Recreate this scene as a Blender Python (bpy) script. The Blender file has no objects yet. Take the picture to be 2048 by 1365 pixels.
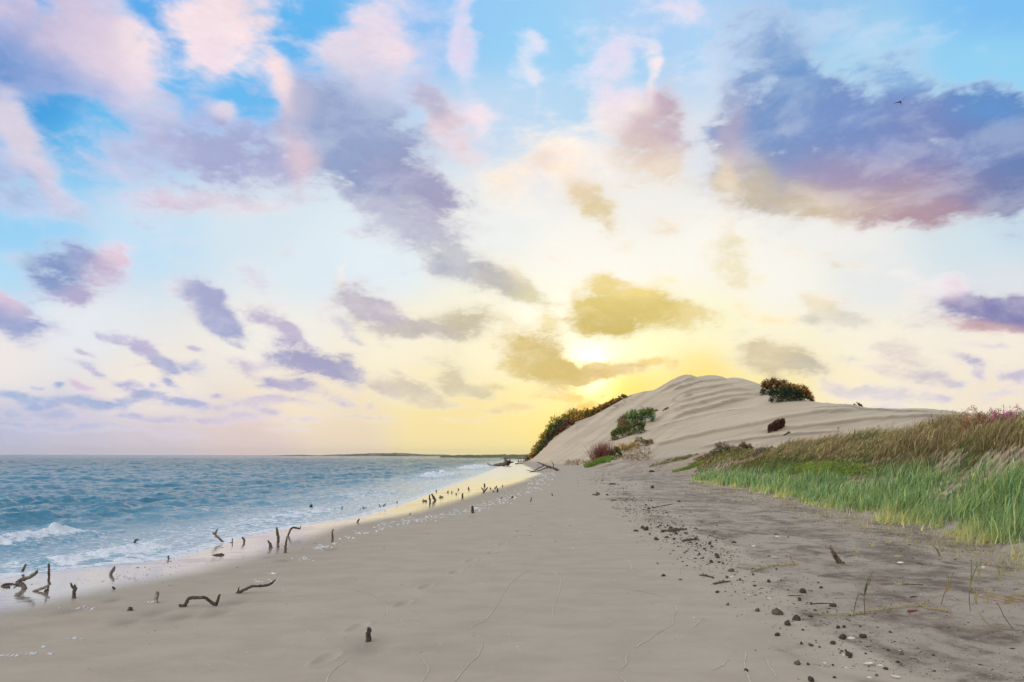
import bpy, math, random
import numpy as np
from mathutils import Vector, Matrix
R = math.radians
rng = np.random.default_rng(7)
random.seed(7)
SC = bpy.context.scene
COL = SC.collection

# ------------------------------------------------------------------ camera
CAMZ = 1.75
F = 1365.0
PITCH = math.atan(229.0 / F)
ROLL = R(0.13)
cp, sp = math.cos(PITCH), math.sin(PITCH)

def pdir(px, py):
    px = np.asarray(px, float); py = np.asarray(py, float)
    u = (px - 1024) / F; v = (682.5 - py) / F
    c, s = math.cos(ROLL), math.sin(ROLL)
    u, v = u * c - v * s, u * s + v * c
    return u, cp - v * sp, sp + v * cp

def topix(x, y, z):
    fw = y * cp + z * sp
    up = -y * sp + z * cp
    fw = np.where(fw > 1e-6, fw, 1e-6)
    u = x / fw; v = up / fw
    c, s = math.cos(ROLL), math.sin(ROLL)
    u, v = u * c + v * s, -u * s + v * c
    return 1024 + u * F, 682.5 - v * F

cam_d = bpy.data.cameras.new('camera')
cam_d.lens = 24.0; cam_d.sensor_width = 36.0
cam_d.clip_start = 0.1; cam_d.clip_end = 30000
cam = bpy.data.objects.new('camera', cam_d)
COL.objects.link(cam)
cam.location = (0, 0, CAMZ)
_r = Vector((math.cos(ROLL), -0.0, 0.0))
# basis from the same ray function: columns right, up, back
o0 = np.array([float(a) for a in pdir(1024, 682.5)])
o1 = np.array([float(a) for a in pdir(1024 + F, 682.5)])
o2 = np.array([float(a) for a in pdir(1024, 682.5 - F)])
cr = Vector(o1 - o0).normalized(); cu = Vector(o2 - o0).normalized(); cb = -Vector(o0).normalized()
cam.matrix_world = Matrix(((cr.x, cu.x, cb.x, 0), (cr.y, cu.y, cb.y, 0), (cr.z, cu.z, cb.z, CAMZ), (0, 0, 0, 1)))
SC.camera = cam

def lin(c):
    c = np.asarray(c, float) / 255.0
    return np.where(c <= 0.04045, c / 12.92, ((c + 0.055) / 1.055) ** 2.4)

# ------------------------------------------------------------------ helpers
def tag(o, label=None, cat=None, group=None, kind=None):
    if label: o['label'] = label
    if cat: o['category'] = cat
    if group: o['group'] = group
    if kind: o['kind'] = kind
    return o

def npmesh(name, V, faces, mat=None, attrs=None, smooth=True, parent=None, link=True):
    """faces: list of int arrays (n,3) or (n,4)"""
    me = bpy.data.meshes.new(name)
    V = np.asarray(V, np.float32)
    if isinstance(faces, np.ndarray): faces = [faces]
    faces = [np.asarray(f, np.int32) for f in faces if len(f)]
    me.vertices.add(len(V)); me.vertices.foreach_set('co', V.ravel())
    li = np.concatenate([f.ravel() for f in faces])
    cnt = np.concatenate([np.full(len(f), f.shape[1], np.int32) for f in faces])
    st = np.concatenate([[0], np.cumsum(cnt)[:-1]]).astype(np.int32)
    me.loops.add(len(li)); me.loops.foreach_set('vertex_index', li)
    me.polygons.add(len(cnt)); me.polygons.foreach_set('loop_start', st)
    if smooth: me.polygons.foreach_set('use_smooth', np.ones(len(cnt), bool))
    if attrs:
        for k, a in attrs.items():
            a = np.asarray(a, np.float32)
            if a.ndim == 1:
                at = me.attributes.new(k, 'FLOAT', 'POINT'); at.data.foreach_set('value', a)
            else:
                if a.shape[1] == 3: a = np.concatenate([a, np.ones((len(a), 1), np.float32)], 1)
                at = me.attributes.new(k, 'FLOAT_COLOR', 'POINT'); at.data.foreach_set('color', np.ascontiguousarray(a).ravel())
    me.update(calc_edges=True)
    if mat: me.materials.append(mat)
    o = bpy.data.objects.new(name, me)
    if link: COL.objects.link(o)
    if parent: o.parent = parent
    return o

def empty(name, loc):
    o = bpy.data.objects.new(name, None); COL.objects.link(o); o.location = loc
    o.empty_display_size = 0.1
    return o

def gridfaces(nr, nc, wrap=False):
    i = np.arange(nr - 1)[:, None]; j = np.arange(nc if wrap else nc - 1)[None, :]
    j2 = (j + 1) % nc
    a = i * nc + j; b = i * nc + j2; c = (i + 1) * nc + j2; d = (i + 1) * nc + j
    return np.stack([a, b, c, d], -1).reshape(-1, 4)

def sstep(a, b, x):
    t = np.clip((x - a) / (b - a), 0, 1); return t * t * (3 - 2 * t)

# value noise (numpy)
def _hash(ix, iy, seed):
    h = (ix.astype(np.int64) * 374761393 + iy.astype(np.int64) * 668265263 + seed * 1442695041) & 0x7fffffff
    h = ((h ^ (h >> 13)) * 1274126177) & 0x7fffffff
    h = (h ^ (h >> 16)) & 0x7fffffff
    return (h % 100003) / 100003.0
def vnoise(x, y, seed=0):
    x = np.asarray(x, float); y = np.asarray(y, float)
    ix = np.floor(x); iy = np.floor(y); fx = x - ix; fy = y - iy
    fx = fx * fx * (3 - 2 * fx); fy = fy * fy * (3 - 2 * fy)
    a = _hash(ix, iy, seed); b = _hash(ix + 1, iy, seed); c = _hash(ix, iy + 1, seed); d = _hash(ix + 1, iy + 1, seed)
    return (a * (1 - fx) + b * fx) * (1 - fy) + (c * (1 - fx) + d * fx) * fy - 0.5
def fbm(x, y, oct=4, seed=0, gain=0.5):
    s = 0; a = 1
    for k in range(oct):
        s = s + a * vnoise(x * 2 ** k + 17.3 * k, y * 2 ** k - 9.1 * k, seed + k); a *= gain
    return s

# ------------------------------------------------------------------ material helpers
def newmat(name):
    m = bpy.data.materials.new(name); m.use_nodes = True
    nt = m.node_tree; nt.nodes.clear()
    out = nt.nodes.new('ShaderNodeOutputMaterial')
    return m, nt, out
class NB:
    def __init__(s, nt): s.nt = nt
    def n(s, t, **kw):
        nd = s.nt.nodes.new(t)
        for k, v in kw.items():
            if k.startswith('i_'):
                key = k[2:]
                key = int(key) if key.isdigit() else key.replace('_', ' ')
                s.set(nd.inputs[key], v)
            else: setattr(nd, k, v)
        return nd
    def set(s, inp, v):
        if isinstance(v, bpy.types.NodeSocket): s.nt.links.new(v, inp)
        else: inp.default_value = v
    def math(s, op, a, b=None, c=None, clamp=False):
        nd = s.nt.nodes.new('ShaderNodeMath'); nd.operation = op; nd.use_clamp = clamp
        s.set(nd.inputs[0], a)
        if b is not None: s.set(nd.inputs[1], b)
        if c is not None: s.set(nd.inputs[2], c)
        return nd.outputs[0]
    def mix(s, f, a, b, typ='MIX'):
        nd = s.nt.nodes.new('ShaderNodeMix'); nd.data_type = 'RGBA'; nd.blend_type = typ
        s.set(nd.inputs[0], f); s.set(nd.inputs[6], a); s.set(nd.inputs[7], b)
        return nd.outputs[2]
    def ramp(s, x, lo, hi, a=0.0, b=1.0, smooth=True):
        nd = s.nt.nodes.new('ShaderNodeMapRange'); nd.interpolation_type = 'SMOOTHSTEP' if smooth else 'LINEAR'
        s.set(nd.inputs[0], x); s.set(nd.inputs[1], lo); s.set(nd.inputs[2], hi); s.set(nd.inputs[3], a); s.set(nd.inputs[4], b)
        return nd.outputs[0]
    def attr(s, name):
        nd = s.nt.nodes.new('ShaderNodeAttribute'); nd.attribute_name = name; return nd
    def noise(s, vec, scale, detail=4, rough=0.5, dist=0.0):
        nd = s.nt.nodes.new('ShaderNodeTexNoise'); s.set(nd.inputs['Vector'], vec)
        nd.inputs['Scale'].default_value = scale; nd.inputs['Detail'].default_value = detail
        nd.inputs['Roughness'].default_value = rough; nd.inputs['Distortion'].default_value = dist
        return nd
    def mapping(s, vec, scale=(1, 1, 1), rot=(0, 0, 0), loc=(0, 0, 0)):
        nd = s.nt.nodes.new('ShaderNodeMapping'); s.set(nd.inputs[0], vec)
        nd.inputs['Scale'].default_value = scale; nd.inputs['Rotation'].default_value = rot; nd.inputs['Location'].default_value = loc
        return nd.outputs[0]
    def link(s, a, b): s.nt.links.new(a, b)
# ------------------------------------------------------------------ world, sun
SUNPX = (1183, 742)
sd = np.array([float(a) for a in pdir(*SUNPX)]); sd /= np.linalg.norm(sd)
sun_el = math.asin(sd[2]); sun_az = math.atan2(sd[0], sd[1])
w = bpy.data.worlds.new("World"); SC.world = w; w.use_nodes = True
wn = w.node_tree; wn.nodes.clear()
wo = wn.nodes.new('ShaderNodeOutputWorld'); bg = wn.nodes.new('ShaderNodeBackground')
st = wn.nodes.new('ShaderNodeTexSky'); st.sky_type = 'NISHITA'; st.sun_disc = False
st.sun_elevation = sun_el; st.sun_rotation = sun_az
wn.links.new(st.outputs[0], bg.inputs[0]); bg.inputs[1].default_value = 0.1
wn.links.new(bg.outputs[0], wo.inputs[0])
sl = bpy.data.lights.new('sun', 'SUN'); sl.energy = 3.0; sl.angle = R(1.5); sl.color = (1.0, 0.78, 0.45)
so = bpy.data.objects.new('sun', sl); COL.objects.link(so)
so.rotation_euler = Vector(sd).to_track_quat('Z', 'Y').to_euler()
so.location = (0, 0, 50)

# ------------------------------------------------------------------ sky dome with clouds
SKY = [(0,0,95,165,232),(330,60,88,170,236),(500,150,105,185,240),(0,160,45,132,208),(200,250,108,192,240),(330,170,95,185,242),(100,210,70,160,225),(600,60,98,182,240),(860,60,135,190,242),
(950,40,150,203,245),(1050,90,150,208,245),(1150,130,155,210,245),(1300,50,170,208,245),(1420,90,175,212,245),(1600,60,150,195,235),(1700,140,165,215,242),(2000,20,125,190,242),(2000,120,148,210,243),
(0,440,150,208,245),(60,460,155,210,245),(300,470,195,225,245),(0,560,180,220,245),(150,650,232,236,240),(500,450,215,230,240),(640,540,222,235,244),(750,520,228,240,247),
(0,720,240,233,230),(300,780,246,236,222),(550,680,245,241,232),(1000,450,240,243,240),(1100,200,188,218,243),(1000,230,195,218,242),(1150,350,238,235,235),(1300,430,242,240,234),
(1400,300,225,230,238),(1200,200,180,215,242),(1150,500,252,248,238),(1100,620,255,251,232),(1250,500,253,249,238),(1400,500,253,250,240),(1650,450,242,240,236),(1550,560,250,248,238),
(1750,570,232,235,235),(1950,500,212,228,235),(2040,470,195,220,235),(2000,560,225,228,232),(1500,690,255,249,218),(1750,680,252,244,222),(2000,700,248,238,222),
(1700,780,253,240,205),(2000,780,245,232,208),(1400,660,255,252,212),(1050,830,255,234,160),(900,840,253,229,160),(1000,890,254,234,162),
(880,880,253,233,168),(700,870,240,219,192),(500,880,226,205,202),(300,880,211,200,212),(150,890,200,196,215),(0,880,190,192,218),(600,800,248,233,204),(800,690,252,243,220),
(1000,690,255,247,212),(850,760,252,239,195),(1250,770,255,220,100),(1400,740,255,226,112),(1550,770,253,236,165),(1110,870,255,228,118),(1200,690,255,252,225),(1300,690,255,250,200)]
CL = [(1010,640,34,14,20,.6,235,222,185),(1110,520,36,16,10,.45,240,228,205),(1480,560,40,14,10,.5,240,225,185),(1580,500,30,14,20,.45,235,222,200),(1770,500,40,14,10,.4,228,222,222),(1340,560,34,12,10,.5,240,222,165),(60,590,30,10,10,.4,185,195,218),(350,520,34,12,20,.35,200,212,228),(680,650,26,9,20,.6,205,200,212),(1700,720,30,10,10,.6,220,210,196),(1990,690,40,9,5,.6,212,202,212),(1760,745,40,12,15,.6,224,210,198),(395,700,22,8,15,.9,180,175,208),(140,812,40,8,5,.8,160,172,212),(70,812,34,7,0,.8,150,170,214),(320,842,40,7,0,.7,190,186,210),(540,825,30,8,5,.8,195,185,205),(670,800,34,9,8,.8,205,195,200),(700,745,30,10,25,.7,205,198,205),(165,705,26,8,25,.7,190,180,208),(300,790,34,8,5,.9,165,172,212),(440,790,26,7,10,.8,175,176,210),(150,850,60,7,0,.7,170,180,214),(20,852,50,7,0,.7,165,180,216),(355,868,70,6,0,.5,200,192,210),(560,862,60,6,0,.5,220,205,200),(700,830,40,8,0,.6,225,210,190),(800,750,22,10,30,.6,225,212,185),(845,720,20,10,20,.5,228,215,185),(1000,770,30,9,10,.7,230,208,140),(980,820,26,7,0,.6,235,212,150),(1650,660,26,8,5,.6,215,208,190),(1760,690,30,8,10,.5,228,216,198),(1560,790,40,9,5,.6,240,215,150),(1480,775,30,8,0,.5,245,215,130),(1940,690,40,8,0,.5,220,208,208),(1830,830,50,7,0,.5,212,204,210),(60,700,30,8,20,.4,205,200,215),(470,690,20,7,20,.6,190,184,208),(620,690,26,8,30,.6,198,188,205),(780,690,24,8,15,.5,215,208,195),(110,60,150,75,20,1.1,190,180,215),(200,100,110,60,35,1.2,222,203,220),(265,90,55,45,40,1.0,238,216,220),(60,130,140,48,15,1.1,90,142,212),(25,95,60,60,0,.9,50,130,205),(150,165,110,22,12,.6,130,165,222),
(430,30,80,80,10,1.3,238,215,222),(420,110,38,60,0,1.1,230,208,222),(510,30,60,50,30,1,238,212,215),(225,10,40,25,20,.5,190,195,228),
(20,240,50,50,30,1,205,200,222),(60,300,110,32,60,1,208,198,218),(110,385,80,25,40,.8,190,195,225),(20,370,90,50,20,.75,150,176,222),(150,430,160,40,10,.5,175,195,228),
(320,225,60,35,20,.65,185,196,226),(450,222,30,25,0,.75,225,207,220),(400,290,150,70,15,.85,155,165,212),(480,330,140,55,10,.9,160,165,208),(260,320,90,60,0,.55,178,187,222),(350,412,110,26,5,.85,205,192,214),(470,410,120,26,5,.55,215,205,218),
(563,160,22,60,-12,.95,242,212,215),(600,215,40,60,20,.8,192,187,215),(745,50,60,60,30,1,226,208,226),(700,110,70,50,10,.8,220,208,225),(800,110,40,50,60,.65,232,210,222),(740,150,90,50,30,.7,190,195,225),
(660,240,90,80,40,1.1,140,160,205),(740,320,140,85,42,1.35,134,154,200),(830,380,120,60,35,1.3,162,155,190),(600,320,60,40,70,.95,225,195,205),(720,240,80,80,30,.75,155,175,215),(872,215,30,50,-40,.9,165,163,200),
(905,270,70,42,50,.95,222,200,208),(790,425,120,36,28,.75,178,178,202),(760,470,80,20,10,.5,205,205,218),(968,230,28,40,-20,.75,238,215,225),(930,70,22,130,0,.75,212,205,235),(860,60,50,90,0,.35,170,190,235),
(1065,150,16,45,-25,.55,230,222,235),(1075,85,14,30,-30,.5,215,215,238),(1040,130,40,60,0,.3,200,215,240),(1245,110,40,80,15,.7,222,212,235),(1200,130,50,50,0,.45,210,210,238),(1305,150,12,70,0,.7,245,225,228),(1250,200,60,50,0,.6,225,215,235),
(1290,265,65,60,30,1.1,202,176,184),(1340,235,34,60,-10,1.15,190,163,180),(1310,325,80,48,20,.95,228,208,178),(1225,235,40,40,0,.65,242,226,226),(1270,215,40,20,20,.6,255,235,215),
(1120,320,80,60,0,.65,250,230,208),(1040,350,60,55,0,.65,246,226,206),(1180,290,60,60,0,.45,246,236,230),(1010,390,60,40,30,.5,235,228,215),(1080,320,30,25,0,.6,225,205,200),
(1195,420,75,32,48,1.15,222,202,152),(1170,385,30,25,40,.7,235,205,175),(1320,455,30,22,0,.85,235,213,178),(1455,515,55,42,50,.85,233,220,180),(1455,465,22,35,0,.6,238,222,195),(1410,490,30,16,0,.4,235,230,200),
(1575,150,50,80,0,1.3,108,155,208),(1550,270,105,105,0,1.6,118,150,202),(1690,270,150,85,0,1.6,113,145,202),(1850,290,170,75,0,1.5,122,135,192),(1985,300,120,90,0,1.6,93,130,190),(1970,225,80,32,0,1.3,88,150,212),
(1700,345,180,55,0,1.3,172,150,178),(1860,370,180,48,0,1.4,160,140,172),(2020,370,90,55,-10,1.3,108,125,172),(1850,425,130,28,-5,1.1,180,148,160),(1510,350,50,60,30,1.1,218,200,158),(1600,395,120,38,8,1.2,212,193,158),(1760,395,120,36,0,1.1,205,180,165),
(1470,290,36,85,0,.9,210,182,190),(1450,350,24,50,-10,.7,250,225,160),(1500,40,80,60,30,.6,152,180,222),(1480,110,60,40,30,.55,165,190,225),(1760,60,110,50,0,.4,165,205,238),(1800,110,45,22,0,.85,112,170,222),(1780,150,80,30,20,.6,120,175,222),(1420,170,70,80,0,.35,205,220,238),(1620,50,80,40,0,.4,160,200,235),(1360,20,50,30,0,.5,225,212,232),
(105,548,55,38,0,1.3,122,148,200),(160,520,40,30,0,1.2,130,148,202),(205,548,62,38,10,1.2,192,172,205),(150,592,48,20,0,1.15,172,165,205),(240,520,38,28,30,.9,226,196,214),(40,522,50,14,10,.6,165,195,225),
(25,645,70,34,28,1.4,148,160,208),(15,605,45,20,35,.9,215,190,212),(115,660,35,18,20,.6,185,200,222),(415,605,62,30,40,1.3,158,163,205),(445,648,50,24,25,1.1,155,162,205),(355,578,30,28,30,.5,205,205,218),
(560,650,66,22,34,1.15,188,178,205),(635,725,95,26,12,1.45,160,157,196),(560,714,40,10,5,.7,175,175,208),(510,560,50,26,35,.8,200,205,222),(578,500,26,20,40,.7,195,205,220),(280,610,20,30,30,.3,200,212,225),
(290,703,58,18,36,1.2,178,172,210),(335,730,60,12,14,1.1,160,170,210),(220,675,32,9,20,.8,175,178,212),(272,735,26,7,0,.6,175,180,212),(400,730,26,9,0,.6,185,188,215),(480,732,45,16,22,1.05,200,188,206),(530,730,30,12,0,.5,215,205,215),
(190,742,42,9,20,.95,165,170,212),(165,772,34,11,16,.9,210,188,210),(255,772,45,11,10,1.,170,172,214),(260,795,40,7,5,.8,178,182,214),(345,765,20,11,25,.9,160,172,212),(318,772,10,7,0,.6,170,180,214),(120,773,14,7,0,.8,150,172,212),(80,775,14,5,0,.7,165,185,216),(430,768,22,5,10,.6,185,188,212),
(590,770,64,15,10,1.2,166,162,200),(560,800,64,13,4,1.0,195,184,206),(380,806,64,13,5,1.1,168,175,214),(180,803,85,12,3,1.1,148,170,214),(30,795,60,12,3,1.1,138,170,216),(110,830,66,13,5,.9,172,180,214),(400,838,100,11,3,.8,196,188,210),(60,858,100,10,0,.7,175,182,216),
(10,830,36,11,0,.8,160,178,214),(490,810,36,11,0,.7,192,186,208),(260,830,50,9,0,.6,180,182,212),(480,833,44,8,0,.7,200,190,208),(600,843,60,8,0,.6,215,200,205),(230,860,120,8,0,.5,188,188,214),(640,815,30,8,0,.5,215,205,205),
(905,520,55,38,25,1.25,172,176,190),(985,560,70,24,18,1.2,190,184,178),(1055,582,48,24,15,1.1,212,203,165),(860,500,30,20,40,.6,200,205,212),(1020,535,40,20,30,.6,235,222,190),
(740,612,66,36,30,1.3,190,180,194),(820,655,100,20,2,1.25,192,182,175),(935,645,58,33,5,1.2,203,190,158),(705,680,36,12,25,.7,205,200,206),(690,560,14,26,0,.5,250,238,215),(650,620,30,25,0,.5,220,212,212),(850,625,30,12,0,.5,225,210,175),
(1085,715,72,44,28,1.5,208,183,112),(1120,745,46,26,0,1.3,212,185,105),(1030,730,50,20,0,.9,222,200,130),(1200,728,20,7,-10,.6,235,205,130),(1150,792,24,9,10,.8,245,212,110),(1205,788,30,10,-8,.7,250,215,110),(1235,735,66,17,-4,1.2,218,188,118),(1180,758,34,16,-15,1.1,222,192,125),(1345,728,26,14,20,.8,238,202,112),(1300,720,24,10,0,.7,240,210,120),(1400,735,30,10,10,.5,245,212,120),
(1275,625,125,38,2,1.4,212,190,108),(1215,652,56,26,0,1.3,200,178,96),(1205,572,46,22,0,1.,228,205,135),(1350,625,70,26,12,1.2,220,195,112),(1250,590,60,24,0,.8,238,212,130),(1100,640,30,20,60,.4,235,220,170),
(893,750,42,38,45,1.,216,202,162),(930,778,58,14,8,1.1,216,202,162),(765,780,40,17,15,1.,212,198,180),(830,785,50,18,18,1.,214,200,172),(740,812,30,10,15,.8,218,205,185),(870,812,66,11,0,.8,228,210,165),(1030,812,66,13,0,.8,234,208,142),(760,842,60,8,0,.7,228,212,185),(930,840,60,7,0,.5,238,215,150),(1180,812,40,10,0,.7,240,195,70),(690,770,30,10,10,.6,215,205,200),(965,780,30,12,20,.6,228,208,150),(1090,790,60,10,0,.6,240,205,110),(900,700,40,12,20,.3,230,215,180),
(1540,712,78,34,8,1.3,212,194,148),(1615,726,56,18,12,1.1,198,188,165),(1640,612,50,30,20,.85,236,222,190),(1695,635,56,20,10,.9,212,206,192),(1615,643,30,10,0,1.,200,196,178),(1540,638,50,12,5,.7,250,228,160),(1480,610,20,30,-30,.5,250,232,170),
(1658,520,28,18,20,.9,222,206,172),(1715,530,34,13,10,.6,235,220,196),(1860,560,60,40,10,.45,235,225,228),(1780,540,40,12,20,.3,235,228,215),
(1815,725,66,40,25,.95,222,207,196),(1862,758,54,16,15,1.,202,192,204),(1775,790,100,18,5,.85,212,203,206),(1680,775,45,16,15,.75,218,206,198),(1918,718,44,15,20,1.1,186,181,202),(1962,758,24,12,30,.9,198,190,206),(2035,752,40,13,-5,.9,192,182,206),(2005,790,60,10,-4,.6,205,195,210),(1880,800,30,9,5,.7,200,192,210),(1910,775,40,8,0,.5,205,196,208),(1735,820,80,10,0,.6,215,205,210),(1620,690,40,15,0,.4,240,228,195),
(2000,622,90,28,5,1.7,122,122,178),(1935,610,40,18,5,1.1,165,150,188),(1970,655,90,14,0,1.,198,158,165),(1905,580,30,30,50,.75,228,208,220),(1850,640,50,22,0,.65,212,204,205),(2040,600,30,16,0,1.0,150,140,185),(1700,600,30,20,0,.4,225,218,205),(1830,600,30,25,0,.4,235,225,215)]

azs = np.concatenate([np.arange(-180, -44, 2.0), np.arange(-44, 44.01, 0.22), np.arange(46, 180, 2.0)])
els = np.concatenate([[-6, -3, -1.5], np.arange(-0.6, 9, 0.09), np.arange(9.1, 44, 0.22), np.arange(44.5, 89, 1.5), [89.9]])
A2, E2 = np.meshgrid(np.radians(azs), np.radians(els))
dx = np.cos(E2) * np.sin(A2); dy = np.cos(E2) * np.cos(A2); dz = np.sin(E2)
front = (dy * cp + dz * sp) > 0.12
PX, PY = topix(dx, dy, dz)
PXc = np.where(front, np.clip(PX, -500, 2550), np.where(dx > 0, 2550, -500))
PYc = np.where(front, np.clip(PY, -500, 950), -500)
# clear-sky colour
num = np.zeros(PX.shape + (3,)); den = np.zeros(PX.shape)
for c in SKY:
    d2 = ((PXc - c[0]) ** 2 + ((PYc - c[1]) * 1.5) ** 2)
    wt = 1.0 / (d2 + 85.0 ** 2) ** 2.2
    num += wt[..., None] * lin(c[2:5]); den += wt
skyc = num / den[..., None]
# sun bloom on the thin air near the sun
ang = np.degrees(np.arccos(np.clip(dx * sd[0] + dy * sd[1] + dz * sd[2], -1, 1)))
g1 = np.exp(-(ang / 1.5) ** 2); g2 = np.exp(-(ang / 6.0) ** 2)
skyc = skyc * (1 + 0.24 * g2[..., None]) + g1[..., None] * np.array([0.45, 0.42, 0.35])
dens = np.zeros(PX.shape); cn = np.zeros(PX.shape + (3,)); cw = np.full(PX.shape, 1e-5)
wx = PX + 26 * fbm(PX / 70, PY / 45, 3, 5); wy = PY + 15 * fbm(PX / 70, PY / 45, 3, 25)
for c in CL:
    x0, y0, rx, ry, an, wgt = c[:6]
    if y0 > 560: sc_ = 0.97; wgt *= 1.2
    else: sc_ = 0.97 if wgt < 1.3 else 1.03
    a = R(an); ddx = wx - x0; ddy = wy - y0
    u = (ddx * math.cos(a) + ddy * math.sin(a)) / (rx * sc_); v = (-ddx * math.sin(a) + ddy * math.cos(a)) / (ry * sc_)
    r2 = u * u + v * v
    g = wgt * np.exp(-r2 * 1.1) * front
    dens += g
    wq = (g ** 1.6)
    kc = lin(c[6:9]); lum = kc.mean(); blue = 1400 < x0 and y0 < 460
    kc = (kc * .93 + lum * .09) * (1.0 if blue else 1.13) if (blue or 1000 < x0 < 1450 and y0 > 540) else (kc * .82 + lum * .18) * 1.07
    cn += wq[..., None] * kc; cw += wq
corec = cn / cw[..., None]
low = cw[..., None] < 1e-3
corec = np.where(low, skyc, corec)
dens = 1.35 * (1 - np.exp(-dens / 0.95))
# unseen clouds outside the frame, with glow added to light the beach
outm = np.where(front, sstep(60, 500, np.maximum(np.maximum(-PX, PX - 2048), -PY)), 1.0)
nz = fbm(dx / (dz + 0.25) * 1.6 + 3, dy / (dz + 0.25) * 1.6, 4, 91)
offd = np.clip(0.35 + nz * 1.8, 0, 1.2)
dens = dens * (1 - outm) + offd * outm
back = np.clip(-dy, 0, 1)
key = np.clip(dx * -0.80 + dy * -0.48 + dz * 0.36, 0, 1)[..., None] ** 2.5  # unseen bright patch behind left, added as key light for the relief
offsky = np.array([0.62, 0.70, 0.80]) * (0.72 + 0.25 * back[..., None] + 1.5 * key)
offcore = (np.array([1.22, 0.93, 0.66]) * (0.72 + 0.35 * back[..., None] + 2.3 * key))  # off-frame clouds brightened and warmed to light sand and dune
skyc = skyc * (1 - outm[..., None]) + offsky * outm[..., None]
corec = corec * (1 - outm[..., None]) + offcore * outm[..., None]
# sunlit fringe colour of the clouds: warm near the sun, rose far from it
near = np.exp(-(ang / 22.0) ** 2)[..., None]
litc = near * np.array([1.0, 0.94, 0.76]) + (1 - near) * np.array([0.93, 0.80, 0.83])
litc = 0.34 * litc + 0.66 * (0.5 * np.maximum(skyc, corec * 1.12) + 0.5 * corec * 1.12)
# the cloud gap round the sun lets its beam through
alpha = 1.0 - 0.6 * np.exp(-(ang / 1.5) ** 2)
RD = 9000.0
V = np.stack([dx, dy, dz], -1).reshape(-1, 3) * RD
mat, nt, out = newmat('sky_and_clouds'); b = NB(nt)
geo = b.n('ShaderNodeNewGeometry')
nrm = b.n('ShaderNodeVectorMath', operation='NORMALIZE'); b.link(geo.outputs['Position'], nrm.inputs[0])
sx = b.n('ShaderNodeSeparateXYZ'); b.link(nrm.outputs[0], sx.inputs[0])
zz = b.math('ADD', b.math('MAXIMUM', sx.outputs[2], 0.0), 0.27)
cx = b.n('ShaderNodeCombineXYZ'); b.link(b.math('DIVIDE', sx.outputs[0], zz), cx.inputs[0]); b.link(b.math('DIVIDE', sx.outputs[1], zz), cx.inputs[1])
pm = b.n('ShaderNodeVectorMath', operation='MULTIPLY'); b.link(nrm.outputs[0], pm.inputs[0]); pm.inputs[1].default_value = (1, 1, 2.1)
P = pm.outputs[0]
n1 = b.noise(P, 16.0, 10, 0.58, 0.25).outputs[0]
n2 = b.noise(P, 42.0, 7, 0.60, 0.5).outputs[0]
nn = b.math('ADD', b.math('MULTIPLY', b.math('SUBTRACT', n1, 0.5), 1.9), b.math('MULTIPLY', b.math('SUBTRACT', n2, 0.5), 0.55))
D0 = b.attr('dens').outputs['Fac']
n5 = b.noise(P, 120.0, 5, 0.62, 0.4).outputs[0]
nn = b.math('ADD', nn, b.math('MULTIPLY', b.math('SUBTRACT', n5, .5), b.ramp(sx.outputs[2], .02, .45, .75, .08)))
lowf = b.ramp(sx.outputs[2], .02, .34, .72, 1.0)
D = b.math('ADD', D0, b.math('MULTIPLY', nn, lowf))
al = b.ramp(D, b.ramp(sx.outputs[2], .02, .3, .12, .04), b.ramp(sx.outputs[2], .02, .3, .95, 1.02))
n4 = b.noise(P, 10.0, 9, 0.6, 0.3).outputs[0]
tk0 = b.ramp(b.math('ADD', D, b.math('MULTIPLY', b.math('SUBTRACT', n2, 0.5), 0.7)), 0.30, 1.05)
tk = b.math('MULTIPLY', tk0, b.ramp(n4, 0.44, 0.64, 1.0, 0.62))
n3 = b.noise(P, 90.0, 5, 0.6, 0.4).outputs[0]
cc = b.mix(tk, b.attr('litc').outputs['Color'], b.attr('corec').outputs['Color'])
vary = b.ramp(b.math('ADD', b.math('MULTIPLY', n1, 0.6), b.math('MULTIPLY', n3, 0.4)), 0.3, 0.7, 0.94, 1.07, False)
cc2 = b.n('ShaderNodeVectorMath', operation='SCALE'); b.link(cc, cc2.inputs[0]); b.link(vary, cc2.inputs['Scale'])
fin = b.mix(al, b.attr('skyc').outputs['Color'], cc2.outputs[0])
em = b.n('ShaderNodeEmission'); b.link(fin, em.inputs[0]); em.inputs[1].default_value = 1.0
tr = b.n('ShaderNodeBsdfTransparent')
mx = b.n('ShaderNodeMixShader'); b.link(b.math('MAXIMUM', b.attr('alpha').outputs['Fac'], al), mx.inputs[0]); b.link(tr.outputs[0], mx.inputs[1]); b.link(em.outputs[0], mx.inputs[2])
b.link(mx.outputs[0], out.inputs[0])
mat.cycles.emission_sampling = 'NONE'
f = gridfaces(len(els), len(azs), True)
sky = npmesh('sky', V, f, mat, dict(dens=dens.ravel(), skyc=skyc.reshape(-1, 3), corec=corec.reshape(-1, 3), litc=litc.reshape(-1, 3), alpha=alpha.ravel()))
tag(sky, kind='structure')

SC.view_settings.view_transform = 'Standard'; SC.view_settings.look = 'None'
SC.view_settings.exposure = 0; SC.view_settings.gamma = 1
SC.render.engine = 'CYCLES'
SC.cycles.transparent_max_bounces = 24
SC.cycles.max_bounces = 6
SC.cycles.sample_clamp_indirect = 6.0
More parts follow.
